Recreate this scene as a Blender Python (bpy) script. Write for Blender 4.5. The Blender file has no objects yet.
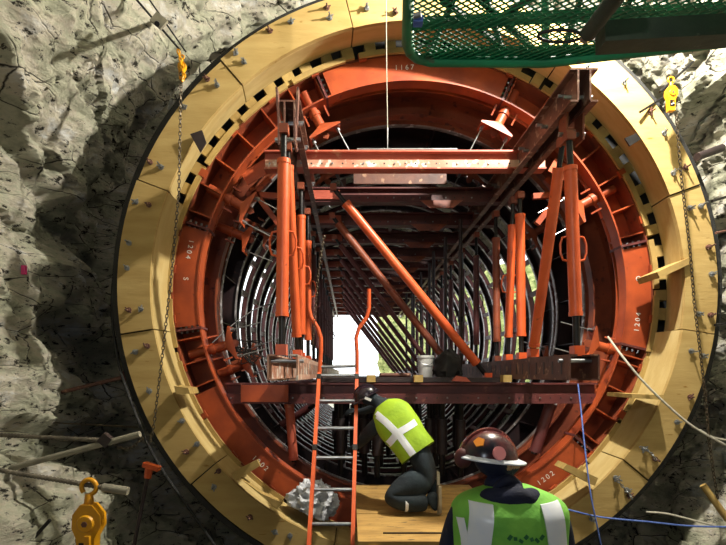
import bpy, math, random
from mathutils import Vector, Matrix, noise
from mathutils.bvhtree import BVHTree
random.seed(7)
PI = math.pi
C = bpy.context.scene.collection
F, VX, VY = 524.0, 350.0, 375.0
AZ = 2.65                       # height of the tunnel axis above the ground
CAM = Vector((-0.545, 0.0, AZ - 0.705))

def P(px, py, Y):               # a point seen at a pixel, at a given distance along the tunnel
    return Vector((CAM.x + (px - VX) / F * Y, Y, CAM.z + (VY - py) / F * Y))
def A(r, deg, Y):               # polar about the tunnel axis
    t = math.radians(deg)
    return Vector((r * math.cos(t), Y, AZ + r * math.sin(t)))

# ------------------------------------------------------------------ materials
def srgb(r, g, b):
    f = lambda c: (c / 255 / 12.92) if c / 255 <= 0.04045 else ((c / 255 + 0.055) / 1.055) ** 2.4
    return (f(r), f(g), f(b), 1)
def mat(name, c1, c2=None, rough=0.6, metal=0.0, scale=6.0, bump=0.15, c3=None, c3amt=0.6, stretch=(1, 1, 1), detail=8, spec=0.5, bscale=None, dist=0.02):
    m = bpy.data.materials.new(name); m.use_nodes = True
    nt = m.node_tree; N = nt.nodes; L = nt.links
    b = N['Principled BSDF']
    b.inputs['Roughness'].default_value = rough; b.inputs['Metallic'].default_value = metal
    b.inputs['Specular IOR Level'].default_value = spec
    tc = N.new('ShaderNodeTexCoord'); mp = N.new('ShaderNodeMapping'); mp.inputs['Scale'].default_value = stretch
    L.new(tc.outputs['Object'], mp.inputs['Vector'])
    n1 = N.new('ShaderNodeTexNoise'); n1.inputs['Scale'].default_value = scale; n1.inputs['Detail'].default_value = detail
    L.new(mp.outputs['Vector'], n1.inputs['Vector'])
    r1 = N.new('ShaderNodeValToRGB'); r1.color_ramp.elements[0].position = 0.35; r1.color_ramp.elements[1].position = 0.65
    r1.color_ramp.elements[0].color = c1; r1.color_ramp.elements[1].color = c2 or c1
    L.new(n1.outputs['Fac'], r1.inputs['Fac'])
    out = r1.outputs['Color']
    if c3:
        n2 = N.new('ShaderNodeTexNoise'); n2.inputs['Scale'].default_value = scale * 3.1; n2.inputs['Detail'].default_value = 10
        L.new(mp.outputs['Vector'], n2.inputs['Vector'])
        r2 = N.new('ShaderNodeValToRGB'); r2.color_ramp.elements[0].position = c3amt; r2.color_ramp.elements[1].position = c3amt + 0.07
        L.new(n2.outputs['Fac'], r2.inputs['Fac'])
        mx = N.new('ShaderNodeMixRGB'); mx.inputs['Color2'].default_value = c3
        L.new(r2.outputs['Color'], mx.inputs['Fac']); L.new(out, mx.inputs['Color1']); out = mx.outputs['Color']
    L.new(out, b.inputs['Base Color'])
    if bump:
        n3 = N.new('ShaderNodeTexNoise'); n3.inputs['Scale'].default_value = bscale or scale * 4; n3.inputs['Detail'].default_value = 8
        L.new(mp.outputs['Vector'], n3.inputs['Vector'])
        bp = N.new('ShaderNodeBump'); bp.inputs['Strength'].default_value = bump; bp.inputs['Distance'].default_value = dist
        L.new(n3.outputs['Fac'], bp.inputs['Height']); L.new(bp.outputs['Normal'], b.inputs['Normal'])
    return m
M = {}
M['ply'] = mat('plywood', srgb(178, 148, 90), srgb(194, 165, 106), 0.8, spec=0.2, scale=2.2, bump=0.12, c3=srgb(150, 112, 52), c3amt=0.66, stretch=(1, 1, 5))
M['lip'] = mat('planed_timber', srgb(196, 168, 108), srgb(208, 184, 126), 0.8, spec=0.2, scale=3, bump=0.12, c3=srgb(175, 138, 72), c3amt=0.70, stretch=(1.5, 4, 1.5))
M['timber'] = mat('raw_timber', srgb(196, 164, 96), srgb(168, 138, 80), 0.7, scale=5, bump=0.2, stretch=(1, 5, 1))
M['floorply'] = mat('work_floor_plywood', srgb(200, 160, 92), srgb(165, 128, 70), 0.65, scale=4, bump=0.15, c3=srgb(120, 95, 60), c3amt=0.62, stretch=(1, 3, 1))
M['orange'] = mat('orange_painted_steel', srgb(184, 82, 40), srgb(140, 58, 32), 0.45, scale=4, bump=0.08, c3=srgb(120, 52, 30), c3amt=0.66)
M['orange_dull'] = mat('weathered_orange_steel', srgb(150, 74, 44), srgb(112, 54, 36), 0.5, scale=3.5, bump=0.1, c3=srgb(90, 42, 32), c3amt=0.60)
M['strut'] = mat('bright_orange_tube', srgb(226, 100, 50), srgb(206, 84, 40), 0.38, scale=5, bump=0.05, c3=srgb(150, 62, 34), c3amt=0.68)
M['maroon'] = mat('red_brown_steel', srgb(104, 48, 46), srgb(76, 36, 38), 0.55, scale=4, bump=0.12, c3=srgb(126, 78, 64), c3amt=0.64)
M['beam'] = mat('red_primer_steel', srgb(196, 98, 74), srgb(170, 80, 62), 0.45, scale=3, bump=0.1, c3=srgb(208, 150, 120), c3amt=0.62)
M['rust'] = mat('rusted_steel', srgb(112, 72, 58), srgb(76, 50, 46), 0.6, scale=5, bump=0.2, c3=srgb(158, 120, 96), c3amt=0.60)
M['girder'] = mat('brown_girder_steel', srgb(140, 100, 84), srgb(96, 66, 60), 0.42, 0.3, scale=5, bump=0.15, c3=srgb(186, 160, 140), c3amt=0.58)  # lightened, with pale patches standing in for daylight streaks
M['flange'] = mat('pale_daylit_flange', srgb(168, 160, 158), srgb(112, 92, 86), 0.35, 0.3, scale=5, bump=0.1, c3=srgb(214, 210, 210), c3amt=0.55)  # pale grey stands in for daylight catching the flange arcs
M['skin_dark'] = mat('shade_dark_form_skin', srgb(54, 34, 34), srgb(38, 28, 32), 0.5, 0.2, scale=4, bump=0.1, c3=srgb(84, 50, 44), c3amt=0.62)  # near black puts the shade of the bore into the colour
M['bleached'] = mat('bleached_and_flashlit_steel', srgb(205, 160, 135), srgb(170, 112, 88), 0.5, scale=5, bump=0.12, c3=srgb(226, 214, 200), c3amt=0.55)
M['galv'] = mat('galvanised_steel', srgb(170, 172, 174), srgb(130, 134, 138), 0.38, 0.8, scale=9, bump=0.05)
M['alu'] = mat('aluminium', srgb(190, 196, 202), srgb(165, 170, 176), 0.32, 0.8, scale=9, bump=0.03)
M['dark'] = mat('black_threaded_steel', srgb(36, 34, 34), srgb(26, 25, 27), 0.4, 0.5, scale=9, bump=0.1)
M['darksteel'] = mat('dark_steel', srgb(66, 54, 54), srgb(46, 40, 42), 0.5, 0.4, scale=6, bump=0.1)
M['rubber'] = mat('black_rubber', srgb(20, 20, 20), srgb(30, 30, 30), 0.7, scale=8, bump=0.1)
M['green'] = mat('green_painted_steel', srgb(20, 128, 84), srgb(14, 106, 70), 0.45, scale=5, bump=0.1, c3=srgb(60, 84, 60), c3amt=0.64)
M['grimy'] = mat('grimy_black_green_steel', srgb(34, 44, 38), srgb(52, 62, 50), 0.6, scale=5, bump=0.2, c3=srgb(96, 98, 84), c3amt=0.62)
M['yellow'] = mat('yellow_painted_metal', srgb(236, 168, 24), srgb(220, 148, 16), 0.4, scale=8, bump=0.05, c3=srgb(130, 90, 20), c3amt=0.70)
M['chain'] = mat('dull_chain_steel', srgb(96, 84, 66), srgb(66, 58, 48), 0.45, 0.6, scale=20, bump=0.1)
M['wire'] = mat('pale_rope', srgb(196, 190, 172), srgb(170, 164, 148), 0.8, scale=30, bump=0.2)
M['blue'] = mat('blue_rope', srgb(96, 122, 190), srgb(70, 96, 168), 0.8, scale=30, bump=0.2)
M['rebar'] = mat('dusty_rebar', srgb(128, 120, 104), srgb(92, 86, 76), 0.6, 0.3, scale=14, bump=0.3)
M['pipe'] = mat('dusty_grey_pipe', srgb(164, 158, 138), srgb(130, 126, 112), 0.6, 0.2, scale=9, bump=0.1)
M['plastic'] = mat('white_plastic', srgb(226, 226, 222), srgb(206, 206, 204), 0.35, scale=6, bump=0.05)
M['bag'] = mat('white_polythene', srgb(222, 224, 228), srgb(200, 202, 208), 0.3, scale=12, bump=0.5)
M['cloth_dark'] = mat('dark_workwear', srgb(30, 44, 52), srgb(22, 32, 40), 0.85, scale=8, bump=0.3)
M['cloth_navy'] = mat('navy_hooded_jacket', srgb(20, 28, 60), srgb(16, 20, 42), 0.85, scale=8, bump=0.3)
M['vest'] = mat('lime_vest_fabric', srgb(165, 200, 40), srgb(150, 186, 36), 0.75, scale=10, bump=0.2)
M['vestgreen'] = mat('green_vest_fabric', srgb(140, 210, 80), srgb(120, 196, 76), 0.75, scale=10, bump=0.2)
M['reflect'] = mat('reflective_tape', srgb(250, 252, 255), srgb(244, 248, 255), 0.3, scale=30, bump=0.02)
M['skin'] = mat('skin', srgb(190, 134, 106), srgb(176, 120, 94), 0.55, scale=12, bump=0.05)
M['hardhat'] = mat('dark_hard_hat', srgb(30, 24, 34), srgb(40, 30, 40), 0.25, scale=8, bump=0.0)
M['hatred'] = mat('stickered_hard_hat', srgb(120, 44, 36), srgb(30, 30, 44), 0.25, scale=9, bump=0.0)
M['sole'] = mat('tan_boot_sole', srgb(196, 180, 150), srgb(160, 146, 120), 0.7, scale=8, bump=0.1)
M['pink'] = mat('pink_paint', srgb(240, 70, 140), None, 0.5, bump=0)
M['sticker_orange'] = mat('orange_sticker', srgb(250, 150, 40), None, 0.4, bump=0)
M['sticker_pink'] = mat('pink_sticker', srgb(255, 160, 160), None, 0.4, bump=0)
M['white'] = mat('white_marking', srgb(235, 232, 226), None, 0.5, bump=0)
M['printgreen'] = mat('faded_dark_print', srgb(40, 110, 60), None, 0.7, bump=0)
M['low_bounce'] = mat('dark_low_bounce_ground', srgb(60, 56, 48), srgb(40, 38, 34), 0.5, scale=4, bump=0.5)  # darkened to cut light bouncing off the unseen floor and back wall
M['gravel'] = mat('pale_gravel', srgb(190, 184, 160), srgb(140, 136, 116), 0.9, scale=9, bump=0.6, c3=srgb(84, 84, 66), c3amt=0.55)
M['bank'] = mat('yellow_green_bank', srgb(196, 196, 130), srgb(110, 126, 66), 0.9, scale=5, bump=0.6, c3=srgb(60, 70, 40), c3amt=0.58)

def rock_mat():
    m = bpy.data.materials.new('rock'); m.use_nodes = True
    nt = m.node_tree; N = nt.nodes; L = nt.links; b = N['Principled BSDF']
    b.inputs['Roughness'].default_value = 0.8
    b.inputs['Specular IOR Level'].default_value = 0.3
    tc = N.new('ShaderNodeTexCoord')
    mp = N.new('ShaderNodeMapping'); mp.inputs['Rotation'].default_value = (0.3, 0.75, 0.2); mp.inputs['Scale'].default_value = (1.0, 1.1, 2.6)
    L.new(tc.outputs['Object'], mp.inputs['Vector'])
    def noi(scale, det, rough, vec=mp.outputs['Vector']):
        n = N.new('ShaderNodeTexNoise'); n.inputs['Scale'].default_value = scale; n.inputs['Detail'].default_value = det; n.inputs['Roughness'].default_value = rough
        L.new(vec, n.inputs['Vector']); return n
    def ramp(src, *el):
        q = N.new('ShaderNodeValToRGB'); e = q.color_ramp.elements
        e[0].position, e[0].color = el[0]; e[1].position, e[1].color = el[-1]
        for p_, c_ in el[1:-1]: x = e.new(p_); x.color = c_
        L.new(src, q.inputs['Fac']); return q
    def mth(op, a_, b_):
        q = N.new('ShaderNodeMath'); q.operation = op
        for i_, v_ in enumerate((a_, b_)):
            if isinstance(v_, (int, float)): q.inputs[i_].default_value = v_
            else: L.new(v_, q.inputs[i_])
        return q.outputs[0]
    W, K_ = (1, 1, 1, 1), (0, 0, 0, 1)
    n1 = noi(1.6, 12, 0.7)
    r1 = ramp(n1.outputs['Fac'], (0.36, srgb(172, 172, 146)), (0.46, srgb(216, 214, 188)), (0.54, srgb(232, 222, 200)), (0.64, srgb(254, 253, 248)))
    # dark pits and broken joints
    n2 = noi(7.5, 12, 0.75); pits = ramp(n2.outputs['Fac'], (0.40, W), (0.435, K_))
    wv = noi(2.2, 6, 0.6); wm = N.new('ShaderNodeMixRGB'); wm.inputs['Fac'].default_value = 0.10
    L.new(mp.outputs['Vector'], wm.inputs['Color1']); L.new(wv.outputs['Color'], wm.inputs['Color2'])
    vo = N.new('ShaderNodeTexVoronoi'); vo.feature = 'DISTANCE_TO_EDGE'; vo.inputs['Scale'].default_value = 2.1
    L.new(wm.outputs['Color'], vo.inputs['Vector']); cr = ramp(vo.outputs['Distance'], (0.004, W), (0.018, K_))
    crm = mth('MULTIPLY', cr.outputs['Color'], ramp(noi(1.3, 3, 0.5).outputs['Fac'], (0.45, K_), (0.55, W)).outputs['Color'])
    dk_ = mth('MAXIMUM', pits.outputs['Color'], crm)
    mx = N.new('ShaderNodeMixRGB'); mx.inputs['Color2'].default_value = srgb(58, 54, 46)
    L.new(dk_, mx.inputs['Fac']); L.new(r1.outputs['Color'], mx.inputs['Color1'])
    L.new(mx.outputs['Color'], b.inputs['Base Color'])
    h = mth('SUBTRACT', mth('MULTIPLY', noi(4.4, 14, 0.78).outputs['Fac'], 1.6), mth('MULTIPLY', dk_, 0.5))
    bp = N.new('ShaderNodeBump'); bp.inputs['Strength'].default_value = 0.8; bp.inputs['Distance'].default_value = 0.09
    L.new(h, bp.inputs['Height']); L.new(bp.outputs['Normal'], b.inputs['Normal'])
    return m
M['rock'] = rock_mat()

# ------------------------------------------------------------------ mesh builder
def frame(d):
    d = d.normalized()
    u = d.cross(Vector((0, 0, 1)))
    if u.length < 1e-3: u = d.cross(Vector((0, 1, 0)))
    u.normalize()
    return u, d.cross(u).normalized()
def wloc(o):
    v = Vector((0, 0, 0))
    while o: v += o.location; o = o.parent
    return v
class MB:
    def __init__(s): s.v = []; s.f = []; s.sm = []
    def add(s, vs, fs, smooth=False):
        n = len(s.v); s.v += [Vector(p) for p in vs]
        s.f += [tuple(i + n for i in f) for f in fs]; s.sm += [smooth] * len(fs); return s
    def box(s, c, size, R=None):
        c = Vector(c); hx, hy, hz = [k / 2 for k in size]
        pts = [Vector((x, y, z)) for x in (-hx, hx) for y in (-hy, hy) for z in (-hz, hz)]
        if R: pts = [R @ p for p in pts]
        return s.add([c + p for p in pts], [(0, 1, 3, 2), (4, 6, 7, 5), (0, 4, 5, 1), (2, 3, 7, 6), (0, 2, 6, 4), (1, 5, 7, 3)])
    def bar(s, a, b, w, h, up=Vector((0, 0, 1))):      # box from a to b, w sideways and h along up
        a = Vector(a); b = Vector(b); d = (b - a); L = d.length; d.normalize()
        u = d.cross(up)
        if u.length < 1e-3: u = d.cross(Vector((0, 1, 0)))
        u.normalize(); n = u.cross(d)
        R = Matrix((u, d, n)).transposed()
        return s.box((a + b) / 2, (w, L, h), R)
    def tube(s, a, b, r0, r1=None, n=12, cap=True):
        a = Vector(a); b = Vector(b); r1 = r0 if r1 is None else r1
        u, w = frame(b - a)
        ring = lambda c, r: [c + u * (r * math.cos(2 * PI * i / n)) + w * (r * math.sin(2 * PI * i / n)) for i in range(n)]
        s.add(ring(a, r0) + ring(b, r1), [(i, (i + 1) % n, n + (i + 1) % n, n + i) for i in range(n)], True)
        if cap: s.add(ring(a, r0) + ring(b, r1), [tuple(range(n))[::-1], tuple(range(n, 2 * n))])
        return s
    def path(s, pts, r, n=8, closed=False):
        pts = [Vector(p) for p in pts]; m = len(pts); vs = []
        prev = None
        for i, p in enumerate(pts):
            if closed: d = pts[(i + 1) % m] - pts[i - 1]
            else: d = pts[min(i + 1, m - 1)] - pts[max(i - 1, 0)]
            d.normalize()
            if prev is None: u, w = frame(d)
            else:
                u = (prev - d * prev.dot(d)).normalized(); w = d.cross(u)
            prev = u
            vs += [p + u * (r * math.cos(2 * PI * j / n)) + w * (r * math.sin(2 * PI * j / n)) for j in range(n)]
        fs = []
        for i in range(m if closed else m - 1):
            k = (i + 1) % m
            fs += [(i * n + j, i * n + (j + 1) % n, k * n + (j + 1) % n, k * n + j) for j in range(n)]
        if not closed: fs += [tuple(range(n))[::-1], tuple(range((m - 1) * n, m * n))]
        return s.add(vs, fs, True)
    def arc(s, r0, r1, y0, y1, a0=0, a1=360, n=None, r0b=None, r1b=None):   # ring sector about the tunnel axis; b = radii at the far side
        n = n or max(2, int(abs(a1 - a0) / 2.5)); full = abs(a1 - a0) >= 359.9
        r0b = r0 if r0b is None else r0b; r1b = r1 if r1b is None else r1b
        vs = []
        k = n if full else n + 1
        for i in range(k):
            a = a0 + (a1 - a0) * i / n
            vs += [A(r0, a, y0), A(r1, a, y0), A(r1b, a, y1), A(r0b, a, y1)]
        for i in range(n):
            j = (i + 1) % k; p = i * 4; q = j * 4
            fs = [(p, q, q + 1, p + 1), (p + 2, q + 2, q + 3, p + 3)]
            fc = [(p + 1, q + 1, q + 2, p + 2), (p + 3, q + 3, q, p)]
            b = len(s.v)
            if i == 0: base = b
            s.f += [tuple(x + base for x in f) for f in fs]; s.sm += [False] * 2
            s.f += [tuple(x + base for x in f) for f in fc]; s.sm += [True] * 2
            if i == 0: s.v += vs
        if not full:
            s.f += [tuple(x + base for x in (0, 1, 2, 3)), tuple(x + base for x in (n * 4 + 3, n * 4 + 2, n * 4 + 1, n * 4))]; s.sm += [False] * 2
        return s
    def prism(s, poly, d):
        poly = [Vector(p) for p in poly]; d = Vector(d); n = len(poly)
        return s.add(poly + [p + d for p in poly], [tuple(range(n))[::-1], tuple(range(n, 2 * n))] + [(i, (i + 1) % n, n + (i + 1) % n, n + i) for i in range(n)])
    def ball(s, c, r, R=None, n=16, m=10, z0=-1.0):
        c = Vector(c); rx, ry, rz = (r, r, r) if not hasattr(r, '__len__') else r
        vs = []; t0 = math.asin(z0)
        for i in range(m + 1):
            t = t0 + (PI / 2 - t0) * i / m
            for j in range(n):
                p = Vector((rx * math.cos(t) * math.cos(2 * PI * j / n), ry * math.cos(t) * math.sin(2 * PI * j / n), rz * math.sin(t)))
                vs.append(c + (R @ p if R else p))
        fs = [(i * n + j, i * n + (j + 1) % n, (i + 1) * n + (j + 1) % n, (i + 1) * n + j) for i in range(m) for j in range(n)]
        s.add(vs, fs, True)
        if z0 > -0.99: s.add(vs[:n], [tuple(range(n))[::-1]])
        return s
    def build(s, name, m, parent=None, local=False, own=False):
        vs = s.v
        me = bpy.data.meshes.new(name); o = bpy.data.objects.new(name, me); C.objects.link(o)
        if parent: o.parent = parent
        if not local:
            if parent: org = wloc(parent)
            else:
                xs = [v.x for v in vs]; ys = [v.y for v in vs]; zs = [v.z for v in vs]
                org = Vector(((min(xs) + max(xs)) / 2, (min(ys) + max(ys)) / 2, min(zs))); o.location = org
            if own:       # a child with an origin of its own
                c = sum(vs, Vector()) / len(vs); o.location = c - org; org = c
            vs = [v - org for v in vs]
        me.from_pydata([tuple(v) for v in vs], [], s.f)
        me.polygons.foreach_set('use_smooth', s.sm)
        me.validate(); me.update()
        ms = m if isinstance(m, (list, tuple)) else [m]
        for k in ms: me.materials.append(M[k] if isinstance(k, str) else k)
        import bmesh
        bm = bmesh.new(); bm.from_mesh(me); bmesh.ops.remove_doubles(bm, verts=bm.verts, dist=1e-5) if False else None
        bmesh.ops.recalc_face_normals(bm, faces=bm.faces); bm.to_mesh(me); bm.free()
        me.set_sharp_from_angle(angle=math.radians(38))
        return o
def tag(o, label=None, cat=None, group=None, kind=None):
    if label: o['label'] = label
    if cat: o['category'] = cat
    if group: o['group'] = group
    if kind: o['kind'] = kind
    return o
def thing(name, label, cat, loc=(0, 0, 0), group=None):
    o = bpy.data.objects.new(name, None); C.objects.link(o); o.location = loc; o.empty_display_size = 0.1
    return tag(o, label, cat, group)
def copy_tree(o, parent=None):
    c = o.copy(); C.objects.link(c)
    if parent: c.parent = parent
    for ch in list(o.children):
        copy_tree(ch, c)
    return c

# ------------------------------------------------------------------ rock cavern (the setting)
def fbm(p, o=5):
    v = 0; a = 0.5
    for _ in range(o): v += a * noise.noise(p); p = p * 2.07; a *= 0.5
    return v
SR = Matrix.Rotation(0.62, 3, 'Y') @ Matrix.Rotation(0.35, 3, 'X')
def rock_off(p):
    q = SR @ p
    v = 0.16 * fbm(p * 0.55, 3)
    v += 0.13 * fbm(Vector((q.x * 0.9, q.y * 0.9, q.z * 3.4)), 5)
    t = noise.noise(Vector((q.x * 0.6, q.y * 0.6, q.z * 2.2)) + Vector((9, 3, 1)))
    v += 0.10 * (1 if t > 0.0 else -1) * min(1, abs(t) * 9)      # broken ledges along the bedding
    w = noise.cell_vector(q * 2.3)
    v += 0.09 * (w.x - 0.5)
    v += 0.13 * fbm(Vector((q.x * 4.2, q.y * 4.2, q.z * 7.5)), 4)
    return v
def rock_patch(name, a0, a1, ys, na, base):
    mb = MB(); ny = len(ys)
    for j, y in enumerate(ys):
        for i in range(na + 1):
            a = a0 + (a1 - a0) * i / na
            r, amp = base(y, a)
            p = A(r, a, y)
            r2 = r + amp * rock_off(p)
            q = A(r2, a, y)
            if q.z < -0.5: q.z = -0.5
            mb.v.append(q)
    for j in range(ny - 1):
        for i in range(na):
            mb.f.append((j * (na + 1) + i, j * (na + 1) + i + 1, (j + 1) * (na + 1) + i + 1, (j + 1) * (na + 1) + i)); mb.sm.append(False)
    o = mb.build(name, 'rock'); o['kind'] = 'structure'; return o
def prof(y, a):
    if y < 5.6: return 3.2, 1.0
    t = min(1, (y - 5.6) / 0.7)  # rock narrowed here to stop daylight leaking round the form
    return 3.2 + (2.36 - 3.2) * t, 1 - 0.9 * t
def frange(a, b, n): return [a + (b - a) * i / n for i in range(n + 1)]
ysn = frange(-3.5, 2.8, 26) + frange(2.82, 5.6, 150)[0:] + frange(5.62, 6.4, 20)
rock_patch('wall_left', 135, 240, ysn, 230, prof)
rock_patch('wall_right', -60, 45, ysn, 230, prof)
rock_patch('ceiling', 45, 135, ysn, 170, prof)
rock_patch('added_roof_rock', 32, 150, frange(6.5, 17.0, 44), 120, lambda y, a: (2.40, 0.12))  # roof added over the rear rings to keep their upper slits dark
mb = MB(); nx, ny = 60, 90
for j in range(ny + 1):
    for i in range(nx + 1):
        x = -3.6 + 7.2 * i / nx; y = -3.5 + 9.9 * j / ny
        mb.v.append(Vector((x, y, 0.05 * fbm(Vector((x, y, 0)) * 3, 4) - 0.02)))
for j in range(ny):
    for i in range(nx):
        k = j * (nx + 1) + i; mb.f.append((k, k + 1, k + nx + 2, k + nx + 1)); mb.sm.append(False)
o = mb.build('floor', 'low_bounce'); o['kind'] = 'structure'
mb = MB()
for j in range(31):
    for i in range(31):
        x = -4 + 8 * i / 30; z = -0.5 + 7.2 * j / 30
        mb.v.append(Vector((x, -3.4 + 0.5 * fbm(Vector((x, 7, z)), 4), z)))
for j in range(30):
    for i in range(30):
        k = j * 31 + i; mb.f.append((k, k + 1, k + 32, k + 31)); mb.sm.append(False)
o = mb.build('wall_back', 'low_bounce'); o['kind'] = 'structure'
# added rock ring that keeps daylight from leaking through the gap round the form
o = MB().arc(2.125, 3.9, 6.3, 6.6, -180, 180).build('added_rock_stop', 'rock'); o['kind'] = 'structure'
o = MB().arc(2.135, 2.5, 6.6, 17.0, 208, 332).build('added_floor_stop', 'rock'); o['kind'] = 'structure'  # added strip that shuts daylight out below the rear rings
# outside ground beyond the cut
mb = MB(); nx, ny = 40, 50
for j in range(ny + 1):
    for i in range(nx + 1):
        x = -20 + 40 * i / nx; y = 6.4 + 40 * j / ny
        mb.v.append(Vector((x, y, 0.12 * fbm(Vector((x, y, 2)) * 0.8, 4) + 0.30 - 0.0)))
for j in range(ny):
    for i in range(nx):
        k = j * (nx + 1) + i; mb.f.append((k, k + 1, k + nx + 2, k + nx + 1)); mb.sm.append(False)
o = mb.build('ground_outside', 'gravel'); o['kind'] = 'structure'
mb = MB(); nx, nz = 60, 40
for j in range(nz + 1):
    for i in range(nx + 1):
        x = 0.9 + 14 * i / nx; z = 7.0 * j / nz; y = 22 + 0.35 * z + 1.0 * fbm(Vector((x * 0.8, 3, z * 0.8)), 5) - max(0, (x - 6)) * 0.6
        mb.v.append(Vector((x - 0.06 * z + 0.5 * fbm(Vector((1, x, z)), 3), y, z)))
for j in range(nz):
    for i in range(nx):
        k = j * (nx + 1) + i; mb.f.append((k, k + 1, k + nx + 2, k + nx + 1)); mb.sm.append(False)
o = mb.build('hill', 'bank'); o['kind'] = 'structure'

# ------------------------------------------------------------------ timber bulkhead ring
bh = thing('timber_bulkhead', 'round plywood bulkhead ring bolted across the mouth of the orange tunnel form', 'formwork ring', (0, 4.2, AZ - 2.4))
J = [20, 58, 104, 131, 159, 189, 221, 252, 286, 320, 351, 380]
for i in range(len(J) - 1):
    a0, a1 = J[i] + 0.13, J[i + 1] - 0.13
    dy = [0, 0.012, 0.0, 0.006, 0.0, 0.014, 0.004, 0.0, 0.008, 0.0, 0.012][i]
    MB().arc(2.15, 2.405 + 0.02 * ((i * 7) % 3) / 3, 4.2 + dy, 4.235 + dy, a0, a1).build('face_board', 'ply', bh)
    MB().arc(2.15, 2.19, 4.236 + dy, 4.55, a0, a1, r0b=2.205 if -10 < (a0 + a1) / 2 % 360 < 172 else 2.125, r1b=2.232 if (a0 + a1) / 2 % 360 < 172 else 2.165).build('inner_board', 'lip', bh)
for i in range(24):
    a0 = i * 15 + 1.2; MB().arc(2.09, 2.135, 4.535, 4.56, a0, a0 + (13.4 if i % 3 else 11.6)).build('packing_board', 'timber', bh)
b0 = None
for i in range(72):
    w = 1.6 + 0.6 * random.random(); a = i * 5 + random.uniform(-0.4, 0.4)
    MB().arc(2.11, 2.205, 4.552, 4.75, a - w / 2 - 0.3, a + w / 2 + 0.3, 2).build('spacer_block', 'timber', bh)
# bolts, two by two
bolts = [(327,8),(330,18),(291,22),(270,31),(236,53),(244,62),(207,79),(217,85),(184,107),(150,162),(161,167),(136,202),(149,205),(129,243),(127,268),(129,310),(141,309),(135,352),(147,346),(149,391),
 (185,419),(186,452),(197,444),(214,487),(250,517),(275,532),(290,536),(223,467),(587,67),(624,82),(650,112),(664,133),(673,173),(685,168),(690,208),(701,206),(709,247),(712,274),(699,314),(711,315),
 (691,351),(703,356),(690,397),(677,422),(644,449),(655,459),(616,478),(627,490),(632,498),(592,519),(367,8),(395,12)]
for k, (px, py) in enumerate(bolts):
    p = P(px, py, 4.2); d = Vector((p.x, 0, p.z - AZ)); r = min(2.38, max(2.175, d.length)); d.normalize()
    p = Vector((0, 4.2, AZ)) + d * r
    mb = MB(); L = 0.05 + 0.03 * random.random()
    t = Vector((random.uniform(-.15, .15), -1, random.uniform(-.15, .15))).normalized()
    mb.tube(p + Vector((0, 0.01, 0)), p + t * L, 0.0065, n=6)
    mb.tube(p + Vector((0, 0.012, 0)), p + Vector((0, -0.006, 0)), 0.022, n=10)
    mb.tube(p + t * 0.006, p + t * 0.024, 0.014, n=6)
    u, w = frame(t); a = random.random() * 3; e = u * math.cos(a) + w * math.sin(a)
    mb.bar(p + t * 0.018 - e * 0.032, p + t * 0.018 + e * 0.032, 0.009, 0.009, t)
    mb.build('wing_bolt', 'galv' if k % 3 else 'rust', bh, own=True)
tag(MB().arc(2.43, 2.475, 4.25, 4.80, 0, 360).arc(2.113, 2.429, 4.755, 4.765, 0, 360).build('rubber_seal', 'rubber'), 'black rubber seal band wrapped round the outside of the plywood bulkhead, plus added light stop', 'seal')  # second arc is an added dark sheet: darkens the gaps, blocks the flood lamp

# ------------------------------------------------------------------ steel form rings
R0, R1 = 1.885, 2.095
PITCH, LEN = 0.85, 0.75
def text_mesh(s, size, parent, p, rot, m='white', name='number_marking'):
    cu = bpy.data.curves.new(name, 'FONT'); cu.body = s; cu.size = size; cu.space_character = 1.5; cu.extrude = 0.001; cu.align_x = 'CENTER'; cu.align_y = 'CENTER'
    q = bpy.data.objects.new(name, cu); C.objects.link(q); cu.materials.append(M[m])
    me = bpy.data.meshes.new_from_object(q.evaluated_get(bpy.context.evaluated_depsgraph_get())); bpy.data.objects.remove(q); me.name = name
    o = bpy.data.objects.new(name, me); C.objects.link(o); o.parent = parent
    o.location = Vector(p) - wloc(parent); o.rotation_euler = rot; return o
def gusset(mb, a, y0, y1, r0=R0, r1=R1, th=0.012):
    p = A(r0, a, y0); q = A(r1, a, y0); t = Vector((-math.sin(math.radians(a)), 0, math.cos(math.radians(a)))) * th
    return mb.prism([p, q, A(r1, a, y1), A(r0, a, y1)], t)
f0 = thing('form_ring', 'nearest orange steel form ring, directly behind the plywood bulkhead', 'tunnel form ring', (0, 4.6, AZ - 2.06), 'steel form rings of the tunnel form')
y0 = 4.58
MB().arc(R1, R1 + 0.015, y0, y0 + LEN - 0.03).build('skin_plate', 'orange_dull', f0)
MB().arc(R0 - 0.014, R0, y0, y0 + 0.13).build('inner_flange', 'orange', f0)
MB().arc(R0, R1, y0 + 0.2, y0 + 0.21).build('back_web', 'orange', f0)
MB().arc(R0, R1, y0 + LEN - 0.045, y0 + LEN - 0.03).build('back_flange', 'orange_dull', f0)
MB().arc(R0 - 0.014, R0, y0 + LEN - 0.14, y0 + LEN - 0.03).build('rear_inner_flange', 'orange_dull', f0)
for a0, a1 in ((163, 188), (66, 112), (-13, 12), (205, 262), (278, 318)):
    MB().arc(R0, R1, y0 + 0.012, y0 + 0.022, a0, a1).build('end_plate', 'orange', f0)
for a in (15, 22, 30, 38, 46, 55, 64, 114, 121, 129, 137, 145, 152, 159, 191, 197, 203, 265, 276, 321, 328, 335, 342, -16):
    gusset(MB(), a, y0 + 0.004, y0 + 0.2).build('gusset_plate', 'orange', f0)
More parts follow.
